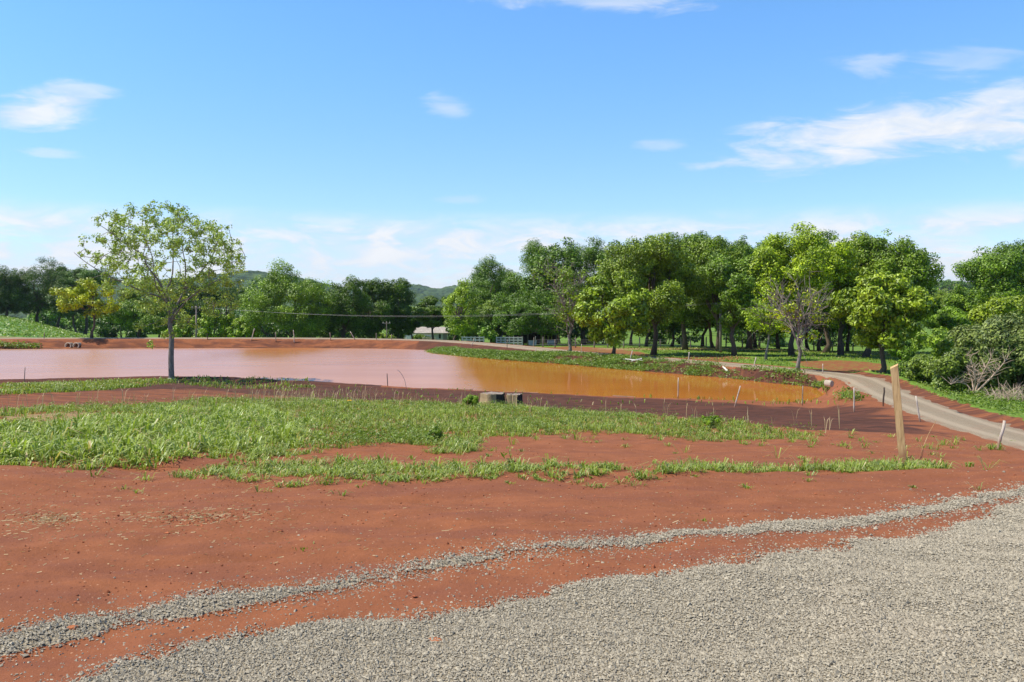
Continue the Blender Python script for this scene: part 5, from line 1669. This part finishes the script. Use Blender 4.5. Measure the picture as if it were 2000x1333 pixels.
    o = blades_mesh('seed_stalks', np.repeat(p[:, 0], 2), np.repeat(p[:, 1], 2), np.repeat(h, 2), r.uniform(0.008, 0.015, 2 * n), np.repeat(r.uniform(0.1, 0.5, n), 2), r, M['straw'], tint=r.uniform(0.2, 0.8, 2 * n))
    tag(o, 'thin dry grass stalks with seed heads rising behind the meadow', 'grass', kind='stuff')
    # lawn tufts beyond the track
    N = 60000
    y = 36 + 62 * r.random(N) ** 1.3
    x = r.uniform(2, 50, N)
    dr, par = seg_dist(x, y, ROADS, False)
    i0 = np.clip(par.astype(int), 0, len(ROADS) - 2)
    out = ((x - ROADS[i0, 0]) * (ROADS[i0 + 1, 1] - ROADS[i0, 1]) - (y - ROADS[i0, 1]) * (ROADS[i0 + 1, 0] - ROADS[i0, 0])) > 0
    k = out & (dr > 2.1) & (r.random(N) < np.clip(2.2 * (fbm(x * .5, y * .5, 85) - .3), 0.04, 1)) & (np.abs(x / y) < .75)
    for poly in (gpoly([(1530, 706), (1640, 703), (1740, 712), (1745, 724), (1640, 728), (1560, 716)]), gpoly([(1000, 674), (1120, 676), (1260, 688), (1290, 696), (1180, 694), (1060, 683)])):
        k &= ~inside(x, y, poly)
    x, y = x[k], y[k]
    o = blades_mesh('grass', x, y, r.uniform(0.06, 0.2, len(x)), r.uniform(0.04, 0.08, len(x)), r.uniform(0.3, 1.0, len(x)), r, M['grass'], tint=np.clip(r.normal(0.30, 0.2, len(x)), 0, 1))
    tag(o, 'rough lawn grass beneath the grove beyond the track', 'grass', kind='stuff')
grass()

def leafy(name, x, y, spread, height, n_leaf, hl, mat, r, label, cat='weeds'):
    n = len(x)
    z = ground_z(x, y)
    idx = np.repeat(np.arange(n), n_leaf)
    k = len(idx)
    t = r.random(k) ** 0.7
    C = np.stack([x[idx] + r.normal(0, 1, k) * spread[idx] * 0.6, y[idx] + r.normal(0, 1, k) * spread[idx] * 0.6, z[idx] + height[idx] * t + 0.01], 1)
    V, Q = leaf_quads(C, hl, hl * 0.42, r, 0.9)
    tint = np.clip(np.repeat(r.normal(0.42, 0.2, n), n_leaf) + r.normal(0, 0.16, k), 0, 1)
    o = mesh_np(name, V, [Q], mat, attrs={'tint': np.repeat(tint, 4)})
    tag(o, label, cat, kind='stuff')
    return o

def weeds():
    r = np.random.default_rng(310)
    # herbs inside the meadow
    x, y = sample_poly(G_MAIN, 7, r)
    k = r.random(len(x)) < np.clip(2.6 * (fbm(x * .45, y * .45, 91) - 0.36), 0.02, 1)
    x, y = x[k], y[k]
    e = ray_ground(np.concatenate([r.normal(750, 60, 70), r.uniform(600, 900, 60), r.normal(1390, 14, 10), r.normal(1345, 12, 6)]), np.concatenate([r.normal(862, 8, 70), r.uniform(840, 878, 60), r.normal(829, 3, 10), r.normal(842, 3, 6)]))
    x = np.concatenate([x, e[:, 0]]); y = np.concatenate([y, e[:, 1]])
    leafy('weeds', x, y, r.uniform(0.06, 0.16, len(x)), r.uniform(0.08, 0.26, len(x)), 34, 0.022, M['weed'], r, 'small-leaved dark herbs growing among the meadow grass')
    # weeds on the far pond bank
    N = 9000
    i = r.uniform(13, 20.6, N)
    j = i.astype(int); f = (i - j)[:, None]
    p = LAKE[np.clip(j, 0, len(LAKE) - 2)] * (1 - f) + LAKE[np.clip(j + 1, 0, len(LAKE) - 1)] * f
    d = LAKE[np.clip(j + 1, 0, len(LAKE) - 1)] - LAKE[np.clip(j, 0, len(LAKE) - 2)]
    nr = np.stack([d[:, 1], -d[:, 0]], 1) / np.linalg.norm(d, axis=1)[:, None]
    off = r.uniform(0.15, 3.0, N)
    x = p[:, 0] + nr[:, 0] * off; y = p[:, 1] + nr[:, 1] * off
    ds = sdist(x, y, LAKE); dr, _ = seg_dist(x, y, ROADS, False)
    v = fbm(x * .45, y * .45, 93)
    dens = np.clip(2.6 * (v - 0.45) + 0.5 * sstep(62, 78, y) + 0.22, 0.12, 1)
    k = (ds > 0.12) & (dr > 1.45) & (r.random(N) < dens)
    x, y = x[k], y[k]
    leafy('bank_weeds', x, y, r.uniform(0.2, 0.4, len(x)), r.uniform(0.10, 0.30, len(x)), 18, 0.075, M['weed'], r, 'leafy green weeds covering the far pond bank')
    # left end of the dam toe
    e = ray_ground(r.uniform(-10, 75, 60), r.uniform(674, 681, 60))
    e[:, 1] = np.clip(e[:, 1], 87.4, 90)
    leafy('bank_weeds', e[:, 0], e[:, 1], np.full(60, .5), r.uniform(.2, .5, 60), 16, 0.12, M['weed'], r, 'dark weeds at the foot of the dam, far left')
    # verge of the track and mound
    e = np.vstack([ray_ground(r.uniform(1640, 1680, 40), r.uniform(765, 785, 40)), ray_ground(r.uniform(1790, 2000, 300), np.interp(r.uniform(1790, 2000, 300), [1790, 2000], [758, 815]) + r.normal(0, 6, 300))])
    dr, _ = seg_dist(e[:, 0], e[:, 1], ROADS, False)
    e = e[dr > 1.6]
    leafy('verge_weeds', e[:, 0], e[:, 1], r.uniform(.15, .4, len(e)), r.uniform(.08, .35, len(e)), 20, 0.06, M['weed'], r, 'green weeds along the outer verge of the track')
    # crop leaves
    N = 26000
    y = 98.6 + 75 * r.random(N) ** 1.2
    q = -r.random(N) * 75
    x = q - 42 - 0.62 * (y - 98)
    V, Q = leaf_quads(np.stack([x, y, ground_z(x, y) + r.uniform(.08, .3, N)], 1), 0.15, 0.10, r, 1.2)
    tint = np.clip(r.normal(.45, .22, N), 0, 1)
    o = mesh_np('crop', V, [Q], M['weed'], attrs={'tint': np.repeat(tint, 4)})
    tag(o, 'low green crop covering the sloping field at far left', 'crop', kind='stuff')
    # straw litter
    px = np.concatenate([r.normal(100, 38, 420), r.normal(380, 70, 480), r.uniform(0, 2000, 1700), r.uniform(0, 600, 500)])
    py = np.concatenate([r.normal(1012, 9, 420), r.normal(1012, 9, 480), 860 + 260 * r.random(1700) ** 1.3, r.uniform(940, 1060, 500)])
    p = ray_ground(px, np.clip(py, 850, 1320))
    n = len(p)
    a = r.uniform(0, math.pi, n); L = r.uniform(0.004, 0.022, n) ** 1.0 * np.where(r.random(n) < 0.06, 2.2, 0.8); w = r.uniform(0.0010, 0.0024, n)
    z = ground_z(p[:, 0], p[:, 1]) + 0.006
    dx, dy = np.cos(a) * L, np.sin(a) * L
    sx, sy = -np.sin(a) * w, np.cos(a) * w
    tz = r.normal(0, 0.10, n) * L
    V = np.stack([np.stack([p[:, 0] - dx - sx, p[:, 1] - dy - sy, z - tz], 1), np.stack([p[:, 0] + dx - sx, p[:, 1] + dy - sy, z + tz], 1),
                  np.stack([p[:, 0] + dx + sx, p[:, 1] + dy + sy, z + tz + .003], 1), np.stack([p[:, 0] - dx + sx, p[:, 1] - dy + sy, z - tz + .003], 1)], 1).reshape(-1, 3)
    o = mesh_np('straw_litter', V, [np.arange(4 * n).reshape(n, 4)], M['straw'], attrs={'tint': np.repeat(r.random(n), 4)})
    tag(o, 'dry straw bits strewn over the red soil', 'litter', kind='stuff')
    # crumbs of soil
    N = 26000
    yy = 4.5 + 12 * r.random(N) ** 1.3
    xx = r.uniform(-1, 1, N) * (0.66 * yy + .5)
    c, _ = gravel_cover(xx, yy)
    k = (c < 0.3) & (r.random(N) < 0.10 + 0.6 * (fbm(xx * 1.2, yy * 1.2, 95) - .35))
    xx, yy = xx[k], yy[k]
    hp = np.concatenate([ray_ground(r.normal(345, 45, 260), r.normal(900, 7, 260)), ray_ground(r.normal(380, 55, 500), r.normal(1014, 7, 500)), ray_ground(r.normal(95, 30, 160), r.normal(1012, 7, 160))])
    xx = np.concatenate([xx, hp[:, 0]]); yy = np.concatenate([yy, hp[:, 1]])
    s = np.abs(r.normal(0, 0.0045, len(xx))) + 0.0025
    o = stones('soil_crumbs', xx, yy, ground_z(xx, yy) + s * .3, s, M['crumb'], 'small crumbs of red soil scattered on the bare ground', 18)
    o['category'] = 'soil'
def make_crumb():
    m, B, out = new_mat('soil_crumb')
    at = B.n('ShaderNodeAttribute', attribute_name='tint')
    principled(B, out, B.mix(at.outputs['Fac'], (0.16, 0.05, 0.026), (0.40, 0.14, 0.07)), 0.95, 0.1)
    return m
M['crumb'] = make_crumb()
weeds()

def single_plants():
    r = np.random.default_rng(320)
    # dark sapling on the bare soil
    X, Y = ray_ground(1004, 915)[0]; z0 = float(ground_z(X, Y))
    root = empty('sapling', (X, Y, z0)); tag(root, 'wilted sapling with brown lower leaves on the bare red soil', 'plant')
    def L(px, py, dy=0): return np.array((PX(px, Y) - X, dy, PZ(py, Y) - z0))
    b = MB()
    st = smooth_line(np.array([L(1006, 916), L(1002, 903), L(997, 893), L(994, 880)]), 4)
    b.tube(st, np.linspace(.006, .003, len(st)), 6); b.build('stem', M['wood_dark'], root)
    C = np.array([L(984, 884), L(988, 888, .03), L(996, 880), L(994, 886, -.03), L(982, 890, .02), L(998, 890, .02)])
    V, Q = leaf_quads(C, .055, .016, r, .6); mesh_np('green_leaves', V, [Q], M['weed'], root, attrs={'tint': np.full(len(V), .7)})
    C = np.array([L(996, 902), L(1006, 904, .02), L(1012, 908), L(1000, 908, -.02), L(1013, 903, .03), L(994, 906, .02)])
    V, Q = leaf_quads(C, .05, .018, r, .3); mesh_np('brown_leaves', V, [Q], M['wood_dark'], root)
    # bushy weed left of the stumps
    X, Y = ray_ground(919, 800)[0]
    shrub('small bright feathery weed standing left of the stumps', 919, Y, 773, 907, 932, (.95, 1.05, .6), 321, name='weed_bush', n_clump=40, n_leaf=110, leaf=.024, lobes=9, cat='plant')
    X, Y = ray_ground(1390, 835)[0]
    shrub('round bright green weed at the right end of the meadow', 1390, Y, 816, 1374, 1408, (1.0, 1.05, .6), 322, name='weed_bush', n_clump=34, n_leaf=90, leaf=.022, lobes=9, cat='plant')
    X, Y = ray_ground(847, 868)[0]
    shrub('upright dark bushy weed at the front edge of the meadow', 847, Y, 835, 834, 860, (.75, .85, .8), 323, name='weed_bush', n_clump=34, n_leaf=80, leaf=.014, lobes=9, cat='plant')
    # yellow flower
    X, Y = ray_ground(683, 790)[0]; z0 = float(ground_z(X, Y))
    root = empty('flower', (X, Y, z0)); tag(root, 'single yellow flower on the meadow edge behind the grass', 'flower')
    b = MB(); zt = PZ(783, Y) - z0; b.tube([(0, 0, 0), (0, 0, zt)], [.006, .005], 5); b.build('stem', M['weed'], root)
    pt = MB()
    for k in range(9):
        a = k * 0.7; pt.box((.055 * math.cos(a), .055 * math.sin(a) - .02, zt + .01), (.09, .035, .02), a)
    pt.build('petals', M['petal'], root)
    # bent grass stalk standing over the water
    X, Y = ray_ground(794, 760)[0]; z0 = float(ground_z(X, Y))
    b = MB(); P = smooth_line(np.array([(0, 0, 0), (PX(790, Y) - X, 0, PZ(742, Y) - z0), (PX(782, Y) - X, 0, PZ(728, Y) - z0), (PX(776, Y) - X, 0, PZ(723, Y) - z0)]), 5)
    b.tube(P, np.linspace(.012, .010, len(P)), 5); o = b.build('grass_stalk', M['wood_grey']); o.location = (X, Y, z0)
    tag(o, 'tall bent grass stalk standing against the pink water', 'grass stalk')
    # dry stalk beside the sawn post
    X, Y = ray_ground(1796, 898)[0]; z0 = float(ground_z(X, Y))
    b = MB()
    def L2(px, py, dy=0): return np.array((PX(px, Y) - X, dy, PZ(py, Y) - z0))
    for pts in ([(1796, 898), (1803, 875), (1814, 848), (1828, 822)], [(1785, 902), (1800, 893), (1803, 878)], [(1803, 876), (1799, 862)]):
        P = smooth_line(np.array([L2(*p) for p in pts]), 4); b.tube(P, np.linspace(.006, .003, len(P)), 5)
    o = b.build('dry_stalk', M['wood_new']); o.location = (X, Y, z0)
    tag(o, 'thin forked dry stalk rising right of the sawn post', 'stalk')
    # clay lumps
    for px, py, s, lab in [(143, 1222, .022, 'orange broken clay lump on the gravel stripe'), (850, 1246, .028, 'crumbled red clay patch on the grey gravel')]:
        X, Y = ray_ground(px, py)[0]; z0 = float(ground_z(X, Y))
        bm = bmesh.new(); bmesh.ops.create_icosphere(bm, subdivisions=3, radius=1)
        for v in bm.verts:
            f = 0.7 + 0.6 * float(fbm(v.co.x * 2.1 + px, v.co.y * 2.1 + v.co.z * 1.7, 5))
            v.co = Vector((v.co.x * s * f * 1.3, v.co.y * s * f, v.co.z * s * f * (.6 if s < .025 else .22)))
        me = bpy.data.meshes.new('clay_lump'); bm.to_mesh(me); bm.free(); me.materials.append(M['clay'])
        o = bpy.data.objects.new('clay_lump', me); COL.objects.link(o); o.location = (X, Y, z0 + .014)
        tag(o, lab, 'clay')
single_plants()

# ============================================================ haze
def haze():
    m, B, out = new_mat('thin_air_haze')
    pv = B.n('ShaderNodeVolumePrincipled')
    pv.inputs['Color'].default_value = (0.66, 0.83, 1.0, 1)
    pv.inputs['Density'].default_value = 0.00008
    pv.inputs['Anisotropy'].default_value = 0.2
    B.link(pv.outputs[0], out.inputs['Volume'])
    bm = MB()
    x0, x1, y0, y1, z0, z1 = -4300, 4300, -70, 5100, -34, 140
    bm.box(((x0 + x1) / 2, (y0 + y1) / 2, (z0 + z1) / 2), (x1 - x0, y1 - y0, z1 - z0))
    o = bm.build('haze', m)
    tag(o, 'thin bluish haze in the air', 'haze', kind='stuff')
haze()
